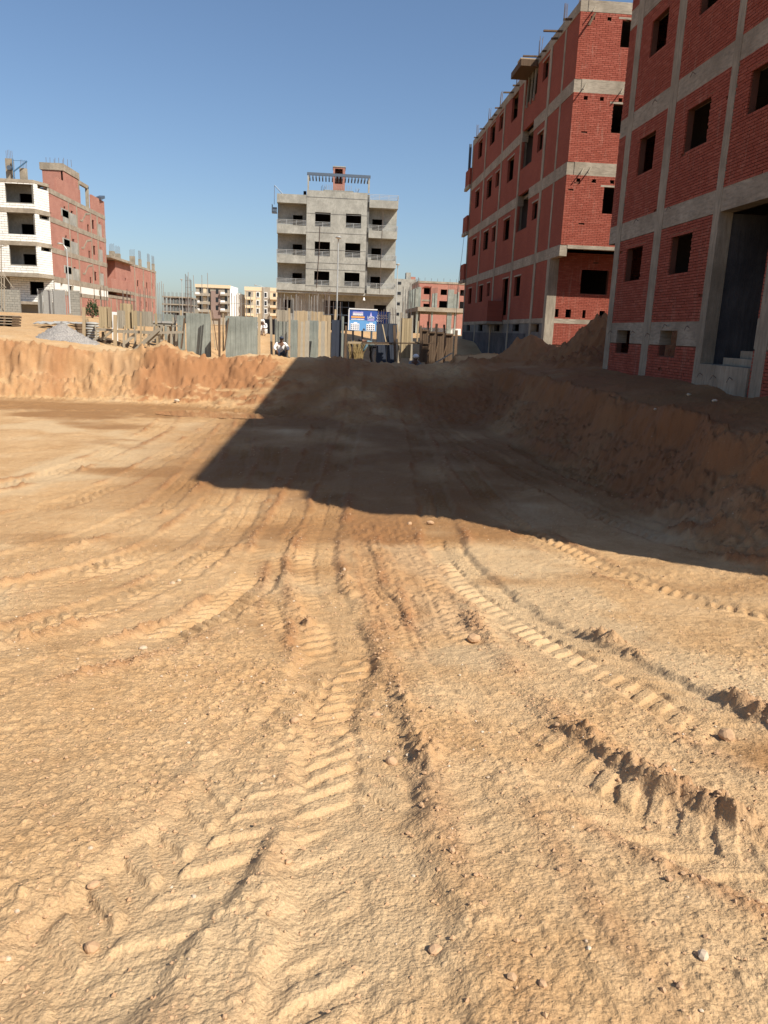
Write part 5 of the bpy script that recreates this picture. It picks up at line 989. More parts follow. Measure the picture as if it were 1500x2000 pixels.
# pallet stack
ph = hit(15, 637); px_, pz_, py_ = ph[0], gz(ph[0], ph[1]), ph[1]
pr = thing('pallet_stack', (px_, py_, pz_), 'tilted stack of weathered timber pallets at the top of the sand slope', 'pallets')
for k in range(4):
    for j in range(5): MB().box(px_-0.45+0.02*k, px_+0.35+0.02*k, py_-0.4+0.2*j, py_-0.28+0.2*j, pz_+0.13*k+0.09, pz_+0.13*k+0.115).build('slat', M['wood_grey'], pr)
    for j in range(3): MB().box(px_-0.45+0.4*j+0.02*k, px_-0.37+0.4*j+0.02*k, py_-0.4, py_+0.5, pz_+0.13*k, pz_+0.13*k+0.088).build('bearer', M['wood_dark'], pr)
# crumpled sheets by the wall
rs = random.Random(12)
for k in range(9):
    p = hit(88+9*k, 636+3*(k % 3)); zz = gz(p[0], p[1]); mb = MB(); L, Wd = 0.35+0.3*rs.random(), 0.25+0.2*rs.random(); t = rs.random()*1.2-0.6
    ncol = 7
    for i in range(ncol):
        for j in range(3): mb.v.append((p[0]+(i/(ncol-1)-0.5)*2*L*math.cos(t)-(j-1)*Wd*math.sin(t)*0.6, p[1]+(j-1)*Wd+(i/(ncol-1)-0.5)*L*math.sin(t), zz+0.05+0.16*rs.random()+0.06*(k % 3)))
    for i in range(ncol-1):
        for j in range(2): a_ = i*3+j; mb.f.append((a_, a_+1, a_+4, a_+3))
    o = mb.build('crumpled_sheet', M['sheet'], None, loc=(p[0], p[1], zz)); so_ = o.modifiers.new('thickness', 'SOLIDIFY'); so_.thickness = 0.03
    tag(o, 'crumpled grey sheet lying in the rubble below the metal gate', 'sheet', 'sheets in the rubble by the gate')
# green bush by the left wall
bp = at(181, 628, 62); bz = gz(bp[0], 62); mb = MB(); r = random.Random(5)
for k in range(420):
    t = r.random()*6.28; h = r.random(); rad = (0.75*(1-h*0.55))*math.sqrt(r.random()); c = np.array((bp[0]+rad*math.cos(t), 62+rad*math.sin(t), bz+0.1+1.15*h*(0.6+0.4*r.random())))
    d = np.array((r.random()-.5, r.random()-.5, r.random()+.2)); d /= np.linalg.norm(d); e = np.cross(d, (r.random(), r.random(), .1)); e /= np.linalg.norm(e); s_ = 0.16+0.1*r.random()
    mb.quad(c-e*s_*.18, c+d*s_*.5-e*s_*.2, c+d*s_, c+d*s_*.5+e*s_*.2)
bu = thing('bush', (bp[0], 62, bz), 'dark green bush at the foot of the pale red brick wall', 'bush')
lv = mb.build('foliage', m_piece('bush_leaf', [(0.03, 0.06, 0.025), (0.05, 0.09, 0.035), (0.07, 0.10, 0.045)], 0.8, 0.1), bu); lv['kind'] = 'stuff'
for k in range(5): MB().cyl((bp[0], 62, bz-0.05), (bp[0]+0.4*math.cos(k*1.3), 62+0.4*math.sin(k*1.3), bz+0.8), 0.03, 0.01, 6).build('stem', M['wood_dark'], bu)

# ------------------------------------------------------------------ gate and yard walls before the left building
YG = 72.5
def wallthing(px0, px1, pt, label, m):
    a = at(px0, pt, YG); c = at(px1, pt+1, YG); zb = gz((a[0]+c[0])/2, YG)-0.4
    root = thing('yard_wall', ((a[0]+c[0])/2, YG, zb), label, 'wall'); w = MB().box(a[0], c[0], YG+0.03, YG+0.25, zb, a[2]).build('core', M['block_mortar'], root)
    put_pieces('block', lay([(a[0], c[0], zb, a[2])], [], 0.42, 0.205, 0.02, random.Random(int(px1))), (0, YG+0.01, 0), (1, 0, 0), (0, -1, 0), 0.05, M[m], w, 80, 'blockwork', int(px1), 0.006)
M['greyblock'] = m_piece('grey_block', [(0.27, 0.26, 0.225), (0.31, 0.30, 0.26), (0.29, 0.28, 0.245), (0.24, 0.235, 0.205)], 0.95, 0.3, 0.2)
wallthing(-40, 37, 563, 'grey block yard wall under the white balconies', 'greyblock')
wallthing(134, 154, 567, 'grey block yard wall right of the metal gate', 'greyblock')
gt = thing('metal_gate', (at(100, 610, YG)[0], YG, gz(at(100, 610, YG)[0], YG)), 'grey metal gate of upright bars with one closed sheet leaf', 'gate')
def gb(n, p0, q0, p1, q1, m='gate', dy=0.0):
    a = at(p0, q0, YG+dy); c = at(p1, q1, YG+dy); MB().box(a[0], c[0], YG+dy, YG+dy+0.06, c[2], a[2]).build(n, M[m], gt)
gb('post', 73.5, 564, 76, 624); gb('post', 129, 566, 133, 624); gb('sheet_leaf', 83, 566, 103.5, 620, 'gate', 0.05); gb('rail', 76, 564.5, 129, 566); gb('rail', 104, 615, 129, 617)
for k in range(4): gb('bar', 77+1.7*k, 567, 77.7+1.7*k, 621)
for k in range(9): gb('bar', 105+2.7*k, 567, 105.7+2.7*k, 621)
gb('post', 103.6, 565, 105, 622, 'conc_dark', -0.02)
# steel scaffold at the left edge
sc = thing('scaffold', (at(3, 600, 71)[0], 71, gz(at(3, 600, 71)[0], 71)), 'pale timber scaffold standing before the white block building', 'scaffold')
def sb(n, p0, q0, p1, q1, w=0.07): MB().bar(at(p0, q0, 71), at(p1, q1, 71), w, w, up=(0, -1, 0)).build(n, M['wood_grey'], sc)
sb('upright', 2, 478, 3.5, 622); sb('upright', -12, 478, -10, 622); sb('upright', 8, 535, 9, 622)
sb('ledger', -14, 545, 8, 541); sb('ledger', -14, 562, 12, 561); sb('ledger', -14, 487, 16, 478); sb('brace', 0, 525, 26, 563, .04); sb('brace', -12, 540, 12, 562, .05)

# ------------------------------------------------------------------ black hoarding on the embankment
hr = thing('hoarding', (at(520, 660, 58)[0], 58, gz(at(520, 660, 58)[0], 58)), 'black cloth hoarding on the sand between the grey columns', 'hoarding')
for (p0, p1, t) in ((502, 516, 629), (516, 526, 623), (526, 537, 623)):
    a = at(p0, t, 58); c = at(p1, 663, 58); MB().box(a[0]+0.01, c[0]-0.01, 58, 58.05, c[2]-0.5, a[2]).build('cloth_panel', M['black'], hr)
for p in (502, 516, 526, 537): a = at(p, 622 if p > 510 else 628, 58.1); MB().cyl((a[0], 58.12, a[2]-2.6), (a[0], 58.12, a[2]+0.02), 0.03, n=6).build('post', M['steel'], hr)

# ------------------------------------------------------------------ street lamps
def lamp(px, pt, Y, label, arm=(0.0, 0.0), head='disc', zb=None):
    a = at(px, pt, Y); z0 = gz(a[0], Y)-0.1 if zb is None else zb; root = thing('street_lamp', (a[0], Y, z0), label, 'street lamp', 'street lamps')
    MB().cyl((a[0]-arm[0], Y, z0), (a[0]-arm[0], Y, a[2]-0.35), 0.075, 0.045, 10).build('pole', M['galv'], root)
    MB().tube([(a[0]-arm[0], Y, a[2]-0.36), (a[0]-arm[0]*0.5, Y, a[2]-0.06), (a[0], Y, a[2])], 0.04, 6).build('arm', M['galv'], root) if arm[0] else MB().cyl((a[0], Y, a[2]-0.36), (a[0], Y-0.1, a[2]), 0.05, n=6).build('arm', M['galv'], root)
    h = MB().ball((a[0], Y-0.15, a[2]+0.02), 1.0, 12, 6, (0.24, 0.4, 0.09)).build('lamp_head', M['galv'], root, True)
    MB().ball((a[0], Y-0.15, a[2]-0.03), 1.0, 10, 6, (0.17, 0.3, 0.06)).build('lamp_glass', M['white'], h, True)
    MB().box(a[0]-arm[0]-0.16, a[0]-arm[0]+0.16, Y-0.16, Y+0.16, z0, z0+0.25).build('base_plate', M['conc'], root)
lamp(661, 465, 62, 'street lamp standing in front of the grey rendered block')
lamp(777, 517, 86, 'street lamp at the right corner of the grey rendered block')
lamp(119, 477, 70, 'street lamp with a tilted head by the metal gate', (-0.45, 0))
lamp(355, 546, 138, 'slender street lamp before the distant concrete skeleton')
lamp(499, 557, 150, 'slender street lamp before the cream block with square windows', (-1.6, 0))

# ------------------------------------------------------------------ billboard
YB = 38.2
bb = thing('billboard', (at(724, 650, YB)[0], YB, gz(at(724, 650, YB)[0], YB)), 'blue billboard advertising new apartment blocks, lettered LAVITA', 'billboard')
A = at(683, 604, YB); Bq = at(736, 606.5, YB); Cq = at(767, 607.5, YB); D = at(683, 650, YB)
bx0, bx1, bx2, bzt, bzb = A[0], Bq[0], Cq[0], A[2], D[2]+0.12
M['bb_blue'] = m_plain('billboard_blue', (0.035, 0.085, 0.33), 0.5, 0.3, 0, 0.15, 1.0, 0); M['bb_sky'] = m_plain('billboard_light_blue', (0.13, 0.33, 0.62), 0.5, 0.3, 0, 0.15, 1.0, 0)
M['bb_white'] = m_plain('billboard_white', (0.8, 0.8, 0.82), 0.5, 0.3, 0, 0.05, 1, 0); M['bb_orange'] = m_plain('billboard_orange', (0.72, 0.36, 0.10), 0.5, 0.3, 0, 0.1, 1, 0); M['bb_pink'] = m_plain('billboard_pale_purple', (0.5, 0.45, 0.75), 0.5, 0.3, 0, 0.1, 1, 0)
H = bzt-bzb
MB().box(bx0, bx1, YB, YB+0.08, bzb+0.5*H, bzt).build('panel', M['bb_blue'], bb); MB().box(bx0, bx1, YB, YB+0.08, bzb, bzb+0.498*H).build('panel', M['bb_sky'], bb)
MB().box(bx1+0.01, bx2, YB+1.25, YB+1.3, bzb+0.3*H, bzt-0.02).build('panel', M['bb_blue'], bb)
MB().box(bx0-0.03, bx1+0.03, YB-0.03, YB-0.001, bzt, bzt+0.05).build('top_rail', M['white'], bb); MB().box(bx0-0.05, bx0-0.005, YB-0.02, YB+0.08, bzb, bzt).build('side_rail', M['white'], bb)
def text(s_, cx, cz, size, m, y=YB-0.012, ext=0.003, fit=None):
    cu_ = bpy.data.curves.new('lettering', 'FONT'); cu_.body = s_; cu_.size = size; cu_.align_x = 'CENTER'; cu_.align_y = 'CENTER'; cu_.extrude = ext; cu_.offset = 0.006*size/0.3
    t = bpy.data.objects.new('lettering', cu_); COL.objects.link(t); dg = bpy.context.evaluated_depsgraph_get(); me = bpy.data.meshes.new_from_object(t.evaluated_get(dg)); bpy.data.objects.remove(t)
    me.materials.clear(); me.materials.append(m); o = bpy.data.objects.new('lettering', me); COL.objects.link(o); o.parent = bb; o.rotation_euler = (math.pi/2, 0, 0)
    w_ = max(v.co.x for v in me.vertices)-min(v.co.x for v in me.vertices); o.scale = ((fit/w_) if fit else 1, 1, 1); o.location = np.array((cx, y, cz)) - ORG[bb.name]; return o
W_ = bx1-bx0; ux = lambda u: bx0+W_*u; uz = lambda v: bzt-H*v
text('LAVITA', ux(0.79), uz(0.355), 0.15, M['bb_white'], fit=0.26*W_)
for v, w_ in ((0.435, 0.25), (0.50, 0.25)): MB().box(ux(0.79-w_/2), ux(0.79+w_/2), YB-0.014, YB-0.003, uz(v)-0.022, uz(v)+0.012).build('small_print', M['bb_pink'], bb)
MB().poly([(ux(0.745), YB-0.012, uz(0.30)), (ux(0.835), YB-0.012, uz(0.30)), (ux(0.79), YB-0.012, uz(0.08))]).build('tower_emblem', M['bb_pink'], bb)
q = random.Random(2)
def strokes(u0, u1, v, h, m, n, name='printed_line'):
    mb = MB(); u = u0
    while u < u1-0.006:
        w_ = 0.010+0.018*q.random(); mb.box(ux(u), ux(min(u+w_, u1)), YB-0.013, YB-0.003, uz(v)-h*(0.35+0.2*q.random()), uz(v)+h*(0.3+0.25*q.random())); u += w_+0.006
    o = mb.build(name, m, bb); o['kind'] = 'stuff'
strokes(0.12, 0.50, 0.135, 0.08, M['bb_pink'], 9); strokes(0.12, 0.50, 0.225, 0.12, M['bb_white'], 12)
MB().box(ux(0.065), ux(0.555), YB-0.010, YB-0.003, uz(0.40), uz(0.315)).build('orange_strip', M['bb_orange'], bb); strokes(0.065, 0.555, 0.465, 0.06, M['bb_white'], 14)
for (u0, v0, k) in ((1.08, 0.20, 6), (1.05, 0.33, 7), (1.06, 0.47, 3)):
    for i in range(k):
        x = bx0+W_*(u0+0.068*i); mb = MB(); ln = 0.05+0.06*q.random(); z = uz(v0); mb.tube([(x, YB+1.235, z+0.06*q.random()), (x+ln*0.6, YB+1.235, z-0.05), (x+ln*1.4, YB+1.235, z+0.02)], 0.013, 5); mb.ball((x+ln*0.6, YB+1.235, z+0.06), 0.013, 6, 4); o = mb.build('script_letter', M['bb_white'], bb); o['kind'] = 'stuff'
for c0 in (0.20, 0.78):
    pb = MB().box(ux(c0-0.15), ux(c0+0.17), YB-0.010, YB-0.003, uz(0.98), uz(0.66)).build('printed_house', M['bb_white'], bb)
    MB().box(ux(c0-0.04), ux(c0+0.09), YB-0.011, YB-0.003, uz(0.659), uz(0.60)).build('printed_house', M['bb_white'], bb)
    for i in range(4):
        for j in range(3): MB().box(ux(c0-0.13+0.078*i), ux(c0-0.13+0.078*i+0.042), YB-0.016, YB-0.0105, uz(0.76+0.09*j), uz(0.715+0.09*j)).build('printed_window', M['steel'], pb)
MB().poly([(ux(0.49), YB-0.012, uz(0.97)), (ux(0.60), YB-0.012, uz(0.97)), (ux(0.545), YB-0.012, uz(0.86))]).build('printed_tree', M['tar'], bb)
for x in (bx0+0.2, (bx0+bx1)/2, bx1-0.2, bx2-0.15): MB().cyl((x, YB+0.4, gz(x, YB)-0.2), (x, YB+0.4, bzt-0.1), 0.05, n=8).build('leg', M['steel'], bb)
# dry reeds under the billboard
rd = MB(); r = random.Random(8)
for k in range(160):
    p = at(683+26*r.random(), 668, 35.5+1.5*r.random()); z0 = gz(p[0], p[1])-0.05; h = 0.5+0.6*r.random(); rd.tube([(p[0], p[1], z0), (p[0]+0.12*(r.random()-.5), p[1], z0+h*0.6), (p[0]+0.4*(r.random()-.5), p[1], z0+h)], 0.011, 3)
o = rd.build('dry_reeds', m_plain('dry_straw', (0.30, 0.22, 0.10), 0.9, 0.1, 0, 0.5, 3), None, loc=(at(696, 668, 36)[0], 36, gz(at(696, 668, 36)[0], 36))); tag(o, 'clump of dry yellow reeds below the blue billboard', 'reeds', kind='stuff')

# ------------------------------------------------------------------ right part of the site: raised boards and collared column shutters
YS = 33.2
pl = thing('trestle_walkway', (at(722, 680, YS)[0], YS, gz(at(722, 680, YS)[0], YS)), 'raised walkway of pale and dark boards across the trench', 'walkway')
def pb_(n, p0, q0, p1, q1, w, h, m, dy=0.0): MB().bar(at(p0, q0, YS+dy), at(p1, q1, YS+dy), w, h, up=(0, -1, 0) if abs(p1-p0) < 8 else (0, 0, 1)).build(n, M[m], pl)
pb_('board', 679, 669, 708, 669.5, .25, .08, 'wood'); pb_('board', 707, 669, 766, 670.5, .25, .06, 'wood_dark', -.05); pb_('board', 708, 671.6, 770, 673, .2, .03, 'wood', -.1); pb_('board', 766, 670, 850, 671, .12, .05, 'wood_dark', -.2); pb_('board', 800, 668.5, 835, 669, .12, .06, 'wood', -.1)
pb_('post', 686, 672, 689, 700, .07, .07, 'wood_dark'); pb_('post', 770, 635, 772, 708, .10, .10, 'wood_dark', -.3); pb_('post', 822, 636, 821, 710, .09, .09, 'wood_dark', -.3)
shutter_box(786, 801.5, 621, 700, 33.9, 'pale plywood column shutter, sunlit at its top, right of the dark shutters', 4, 'ply', 0.5, 4, 590, False)
for k, (p0, p1, t, bt) in enumerate(((826, 834, 645, 708), (840, 849, 649, 712), (855, 865, 650, 712), (872, 883, 653, 706))):
    sh = shutter_box(p0, p1, t, bt, 33.0+0.5*k, 'brown timber column shutter with a collar of clamps at its top', 3, 'wood_dark', 0.35, 2, t-12, False)  # dark timber colour also stands in for the shade on these shutters
    a = at(p0-1.5, t-2, 33.0+0.5*k); c = at(p1+1.5, t+2, 33.0+0.5*k); MB().box(a[0], c[0], 33.0+0.5*k-0.08, 33.0+0.5*k+0.42, c[2], a[2]).build('collar', M['wood_dark'], sh)
    MB().bar(at(p0+1, t+18, 32.9+0.5*k), at(p0-9, bt-2, 32.6+0.5*k), 0.04, 0.04).build('raking_prop', M['wood_dark'], sh)
plank(817, 627, 814.5, 669, 34.5, 0.12, 0.06, 'pale post rising behind the walkway', 'wood')
plank(882, 690, 845, 712, 32.4, 0.14, 0.04, 'grey board sloping down the dark spoil beside the collared shutters', 'wood_grey', 31.6)
bar_group((788, 793, 797, 801, 806), 560, 640, 50, 'upright steel bar before the plain pale grey block', 'bars before the grey block', 'conc_form')
# ------------------------------------------------------------------ people: one continuous skinned body each, clothes and headgear as children
SKIN = m_plain('brown_skin', (0.16, 0.085, 0.055), 0.6, 0.3, 0, 0.1, 8, 0)
CLOTH = {k: m_plain(k+'_cloth', c, 0.9, 0.1, 0, 0.15, 12, 0.3) for k, c in dict(white=(0.72, 0.71, 0.70), navy=(0.05, 0.06, 0.09), teal=(0.12, 0.19, 0.22), khaki=(0.25, 0.20, 0.13), grey=(0.2, 0.2, 0.2), dark=(0.03, 0.03, 0.035)).items()}
def skin_mesh(name, pts, edges, rad, material, parent, root=0, sub=1):
    me = bpy.data.meshes.new(name); me.from_pydata([tuple(np.array(p)) for p in pts], edges, []); o = bpy.data.objects.new(name, me); COL.objects.link(o); o.parent = parent
    o.modifiers.new('skin', 'SKIN'); sv = me.skin_vertices if len(me.skin_vertices) else None
    if sv is None: return o
    for i, r in enumerate(rad): sv[0].data[i].radius = (r, r) if not isinstance(r, tuple) else r; sv[0].data[i].use_root = (i == root)
    o.modifiers.new('sub', 'SUBSURF').levels = sub; o.modifiers['sub'].render_levels = sub
    dg = bpy.context.evaluated_depsgraph_get(); m2 = bpy.data.meshes.new_from_object(o.evaluated_get(dg)); o.modifiers.clear(); o.data = m2; m2.materials.clear(); m2.materials.append(material)
    m2.polygons.foreach_set('use_smooth', [True]*len(m2.polygons)); return o
def hand(pw, d, side, r=0.009):
    """five fingers from the wrist along d"""
    d = np.array(d, float); d /= np.linalg.norm(d); s = np.cross(d, (0, 0, 1.0)); s = s/np.linalg.norm(s)*side; up = np.cross(s, d); pts, ed, rad = [], [], []
    return d, s, up
def person(loc, rot, label, J, shirt, trousers, head_m, cap):
    root = thing('person', loc, label, 'person', None); root.rotation_euler = (0, 0, rot)
    order = ['pelvis', 'waist', 'chest', 'neck', 'head', 'crown', 'lsh', 'lel', 'lwr', 'lha', 'rsh', 'rel', 'rwr', 'rha', 'lhip', 'lkn', 'lan', 'ltoe', 'rhip', 'rkn', 'ran', 'rtoe']
    P = [J[k] for k in order]; ix = {k: i for i, k in enumerate(order)}
    E_ = [('pelvis', 'waist'), ('waist', 'chest'), ('chest', 'neck'), ('neck', 'head'), ('head', 'crown'), ('chest', 'lsh'), ('lsh', 'lel'), ('lel', 'lwr'), ('lwr', 'lha'), ('chest', 'rsh'), ('rsh', 'rel'), ('rel', 'rwr'), ('rwr', 'rha'), ('pelvis', 'lhip'), ('lhip', 'lkn'), ('lkn', 'lan'), ('lan', 'ltoe'), ('pelvis', 'rhip'), ('rhip', 'rkn'), ('rkn', 'ran'), ('ran', 'rtoe')]
    R_ = dict(pelvis=.12, waist=.115, chest=.125, neck=.055, head=(.078, .092), crown=.07, lsh=.06, lel=.042, lwr=.03, lha=.036, rsh=.06, rel=.042, rwr=.03, rha=.036, lhip=.085, lkn=.058, lan=.042, ltoe=.04, rhip=.085, rkn=.058, ran=.042, rtoe=.04)
    P = [np.array(p, float) for p in P]; edges = [(ix[a], ix[b]) for a, b in E_]; rad = [R_[k] for k in order]
    for sd, wr, ha, el in ((1, 'lwr', 'lha', 'lel'), (-1, 'rwr', 'rha', 'rel')):          # fingers and thumb
        h = P[ix[ha]]; d = h-P[ix[wr]]; d /= np.linalg.norm(d); s = np.cross(d, (0.2, 0.9, 0.4)); s /= np.linalg.norm(s); dn = np.cross(d, s)
        for k, (off, ln) in enumerate(((-.030, .060), (-.010, .072), (.010, .068), (.028, .052))):
            b0 = h+s*off+d*.02; i0 = len(P); P += [b0, b0+d*ln*.55, b0+d*ln+dn*.02]; rad += [.010, .009, .008]; edges += [(ix[ha], i0), (i0, i0+1), (i0+1, i0+2)]
        i0 = len(P); P += [h+s*(-.045)-d*.01, h+s*(-.06)+d*.03]; rad += [.011, .009]; edges += [(ix[ha], i0), (i0, i0+1)]
    skin_mesh('body', P, edges, rad, SKIN, root)
    T = ['pelvis', 'waist', 'chest', 'lsh', 'lel', 'lwr', 'rsh', 'rel', 'rwr']; tr = [.135, .14, .15, .08, .062, .048, .08, .062, .048]; te = [(0, 1), (1, 2), (2, 3), (3, 4), (4, 5), (2, 6), (6, 7), (7, 8)]
    pt = [np.array(J[k], float) for k in T]; pt[5] = pt[4]+(pt[5]-pt[4])*0.9; pt[8] = pt[7]+(pt[8]-pt[7])*0.9; skin_mesh('shirt', pt, te, tr, CLOTH[shirt], root)
    L_ = ['pelvis', 'lhip', 'lkn', 'lan', 'rhip', 'rkn', 'ran']; skin_mesh('trousers', [np.array(J[k], float) for k in L_], [(0, 1), (1, 2), (2, 3), (0, 4), (4, 5), (5, 6)], [.145, .10, .075, .06, .10, .075, .06], CLOTH[trousers], root)
    hd = np.array(J['head'], float); cr = np.array(J['crown'], float); up = (cr-hd)/np.linalg.norm(cr-hd); fw = np.array(J.get('face', (0, -1, 0)), float); fw = fw-up*(fw@up); fw /= np.linalg.norm(fw); sd = np.cross(fw, up)
    lc = lambda mb, n, m: (mb.build(n, m, root, True))
    o0 = ORG[root.name]; w = lambda p: np.array(p)+o0
    f = MB().ball(w(hd+fw*.098-up*.005), .016, 6, 5, (1, 1, 1.3)); lc(f, 'nose', SKIN)
    for s in (-1, 1): lc(MB().ball(w(hd+fw*.086+sd*.032*s+up*.025), .011, 6, 5), 'eye', CLOTH['dark']); lc(MB().ball(w(hd+sd*.082*s), .022, 6, 5, (.6, .8, 1.2)), 'ear', SKIN)
    lc(MB().obox(w(hd+fw*.09-up*.04), sd*.024, fw*.004, up*.004), 'mouth', CLOTH['dark'])
    if cap == 'cap': lc(MB().ball(w(hd+up*.075), .1, 12, 8, (1, 1.05, .72)), 'cap', head_m); lc(MB().obox(w(hd+up*.075+fw*.12), sd*.07, fw*.055, up*.008), 'cap_peak', head_m)
    elif cap == 'helmet': h_ = lc(MB().ball(w(hd+up*.07), .118, 14, 8, (1, 1.1, .8)), 'helmet', head_m); lc(MB().cyl(w(hd+up*.055), w(hd+up*.07), .14, .135, 14), 'helmet_brim', head_m)
    else: lc(MB().ball(w(hd+up*.05), .112, 12, 8, (1, 1, .95)), 'headscarf', head_m); lc(MB().obox(w(hd-fw*.09-up*.08), sd*.09, fw*.012, up*.1), 'headscarf_tail', head_m)
    return root
CROUCH = dict(pelvis=(0, .12, .34), waist=(0, .06, .50), chest=(0, -.04, .70), neck=(0, -.10, .84), head=(0, -.13, .93), crown=(0, -.13, 1.03), lsh=(.19, -.05, .76), lel=(.30, -.22, .56), lwr=(.16, -.42, .50), lha=(.10, -.48, .46), rsh=(-.19, -.05, .76), rel=(-.34, -.16, .58), rwr=(-.30, -.38, .48), rha=(-.28, -.45, .43),
    lhip=(.10, .10, .33), lkn=(.17, -.28, .46), lan=(.15, -.06, .08), ltoe=(.16, -.22, .04), rhip=(-.10, .10, .33), rkn=(-.17, -.28, .46), ran=(-.15, -.06, .08), rtoe=(-.16, -.22, .04))
BEND = dict(pelvis=(0, .05, .86), waist=(0, -.05, 1.0), chest=(0, -.30, 1.12), neck=(0, -.45, 1.14), head=(0, -.55, 1.13), crown=(0, -.63, 1.17), face=(0, -.5, -.8), lsh=(.18, -.32, 1.12), lel=(.22, -.42, .86), lwr=(.14, -.55, .66), lha=(.12, -.58, .58), rsh=(-.18, -.32, 1.12), rel=(-.22, -.42, .86), rwr=(-.14, -.55, .66), rha=(-.12, -.58, .58),
    lhip=(.10, .05, .84), lkn=(.12, -.06, .46), lan=(.13, .03, .08), ltoe=(.14, -.13, .04), rhip=(-.10, .05, .84), rkn=(-.12, -.02, .46), ran=(-.13, .08, .08), rtoe=(-.14, -.08, .04))
def stand_at(px, Y, dz=0.0): x = at(px, 690, Y)[0]; return (x, Y, gz(x, Y)+dz)
person(stand_at(548, 34.5), 0.35, 'crouching worker in a white shirt and dark cap behind the sand crest', CROUCH, 'white', 'navy', CLOTH['navy'], 'cap')
person(stand_at(727, 36.2), -1.2, 'worker in a grey blue shirt bending over below the billboard', BEND, 'teal', 'dark', CLOTH['dark'], 'cap')
person(stand_at(809, 31.6), 0.5, 'worker in a white helmet and dark clothes under the raised walkway', CROUCH, 'grey', 'dark', CLOTH['white'], 'helmet')
person(stand_at(508, 54.0), 0.2, 'left one of two people in white sitting before the black hoarding', CROUCH, 'white', 'white', CLOTH['white'], 'scarf')
person(stand_at(515, 54.0), -0.3, 'right one of two people in white sitting before the black hoarding', CROUCH, 'white', 'white', CLOTH['white'], 'scarf')

# ------------------------------------------------------------------ stones: loose gravel as stuff, the bigger ones singly
def stone_mesh(seed, material, name):
    r = np.random.default_rng(seed); t = (1+5**.5)/2; v = np.array([(-1,t,0),(1,t,0),(-1,-t,0),(1,-t,0),(0,-1,t),(0,1,t),(0,-1,-t),(0,1,-t),(t,0,-1),(t,0,1),(-t,0,-1),(-t,0,1)], float); v /= np.linalg.norm(v[0])
    v = v*(1+0.35*(r.random((12, 1))-0.5))*np.array((1, 0.65+0.3*r.random(), 0.45+0.3*r.random())); f = [(0,11,5),(0,5,1),(0,1,7),(0,7,10),(0,10,11),(1,5,9),(5,11,4),(11,10,2),(10,7,6),(7,1,8),(3,9,4),(3,4,2),(3,2,6),(3,6,8),(3,8,9),(4,9,5),(2,4,11),(6,2,10),(8,6,7),(9,8,1)]
    return v, f
M['pebble'] = m_piece('pale_pebble', [(0.52, 0.42, 0.30), (0.60, 0.50, 0.38), (0.45, 0.31, 0.19), (0.55, 0.44, 0.32)], 0.9, 0.3, 0.2); M['clod'] = m_piece('dry_clod', [(0.40, 0.25, 0.14), (0.48, 0.31, 0.18), (0.44, 0.28, 0.16)], 0.95, 0.5, 0.2)
def octa(seed):
    r = np.random.default_rng(seed+500); v = np.array([(1,0,0),(-1,0,0),(0,1,0),(0,-1,0),(0,0,1),(0,0,-1)], float)*(0.6+0.7*r.random((6, 1)))*np.array((1, 0.9, 0.75)) + 0.25*(r.random((6, 3))-0.5)
    return v, [(0,2,4),(2,1,4),(1,3,4),(3,0,4),(2,0,5),(1,2,5),(3,1,5),(0,3,5)]
# heights of the finished surface for resting stones on it
gme = ground.data; gco = np.empty(len(gme.vertices)*3, np.float32); gme.vertices.foreach_get('co', gco); gco = gco.reshape(-1, 3)
kx, ky, kz, kc, kch = GV
rgs = np.random.default_rng(21)
def scatter(n, smin, smax, weight, material, name, label, simple=False):
    p = weight/weight.sum(); idx = rgs.choice(len(kx), n, p=p); vs, fs = [], []; base = [(octa(s) if simple else stone_mesh(s, None, '')) for s in range(12)]; off = 0
    for i in idx:
        v, f = base[rgs.integers(12)]; s = smin+(smax-smin)*rgs.random()**2.5; a = rgs.random()*6.28; ca, sa = math.cos(a), math.sin(a)
        w = v@np.array(((ca, sa, 0), (-sa, ca, 0), (0, 0, 1)))*s; w = w+np.array((kx[i]+0.02*(rgs.random()-.5), ky[i]+0.02*(rgs.random()-.5), kz[i]+s*0.15)); vs.append(w); fs += [(q[0]+off, q[1]+off, q[2]+off) for q in f]; off += len(v)
    me = bpy.data.meshes.new(name); me.from_pydata(np.concatenate(vs).tolist(), [], fs); me.materials.append(material); me.update(); o = bpy.data.objects.new(name, me); COL.objects.link(o); tag(o, label, 'gravel', kind='stuff')
area = np.clip(ky, 1, 40)**1.2            # the sheet's points crowd together near the eye: spread the stones evenly over the ground
vis = (ky < 27) & (kx < 6.0)
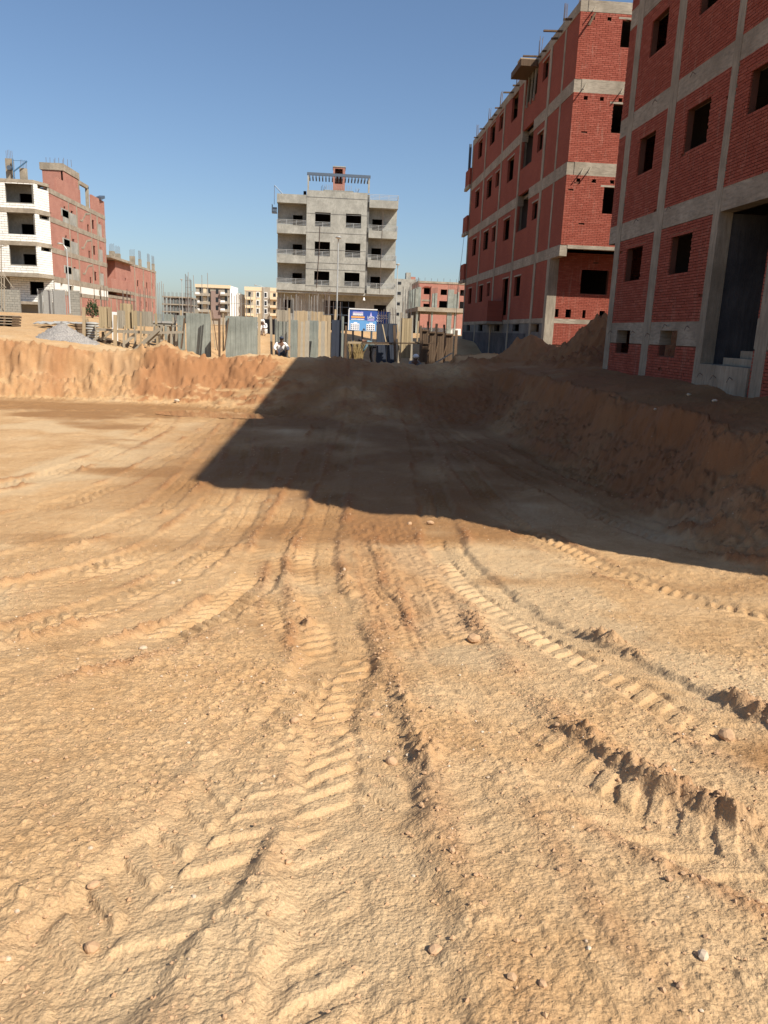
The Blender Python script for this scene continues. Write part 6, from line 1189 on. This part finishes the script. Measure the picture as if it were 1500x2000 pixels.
scatter(1300, 0.003, 0.012, area*vis*(0.25+kch)*(ky < 14), M['pebble'], 'loose_gravel', 'small pale pebbles scattered over the sand')
scatter(3200, 0.004, 0.017, area*vis*(0.04+kc*1.5+0.15*kch)*(ky < 20), M['clod'], 'soil_crumbs', 'crumbs of dry soil along the wheel tracks')
scatter(24000, 0.0025, 0.0105, area*(ky < 11)*(kx < 6)*(0.12+0.6*np.clip(kch, 0, 1)**2+1.2*kc), M['clod'], 'soil_grit', 'coarse grit of dry soil over the sand', True)
BIG = [(850, 1848, .026, 'clod'), (1372, 1878, .022, 'pebble'), (178, 1838, .026, 'clod'), (182, 1728, .024, 'clod'), (1420, 1430, .05, 'clod'), (925, 1255, .06, 'clod'), (470, 1240, .03, 'clod'), (337, 1140, .035, 'pebble'), (350, 1132, .03, 'pebble'), (405, 1110, .03, 'clod'), (280, 1262, .035, 'pebble'), (672, 1118, .03, 'pebble'), (840, 1022, .07, 'clod'), (800, 1025, .05, 'clod'), (345, 786, .14, 'pebble'), (1280, 800, .05, 'pebble'), (1395, 785, .07, 'pebble'), (1448, 770, .06, 'pebble'), (1345, 772, .06, 'pebble'), (70, 1490, .022, 'clod'), (575, 1400, .03, 'clod'), (765, 1475, .035, 'clod'), (735, 1385, .035, 'clod')]
for k, (px, py, s, mm) in enumerate(BIG):
    p = hit(px, py)
    i = int(np.argmin((kx-p[0])**2+(ky-p[1])**2)); v, f = stone_mesh(40+k, None, ''); z0 = float(kz[i])
    me = bpy.data.meshes.new('stone'); me.from_pydata((v*s).tolist(), [], f); me.materials.append(M[mm]); o = bpy.data.objects.new('stone', me); COL.objects.link(o); o.location = (p[0], p[1], z0+s*0.28); o.rotation_euler = (0, 0, k*1.3)
    sb_ = o.modifiers.new('round', 'BEVEL'); sb_.width = s*0.15; sb_.segments = 1
    tag(o, ('pale stone' if mm == 'pebble' else 'lump of dry earth')+' lying loose on the sand', 'stone', 'loose stones' if mm == 'pebble' else 'loose lumps of earth')
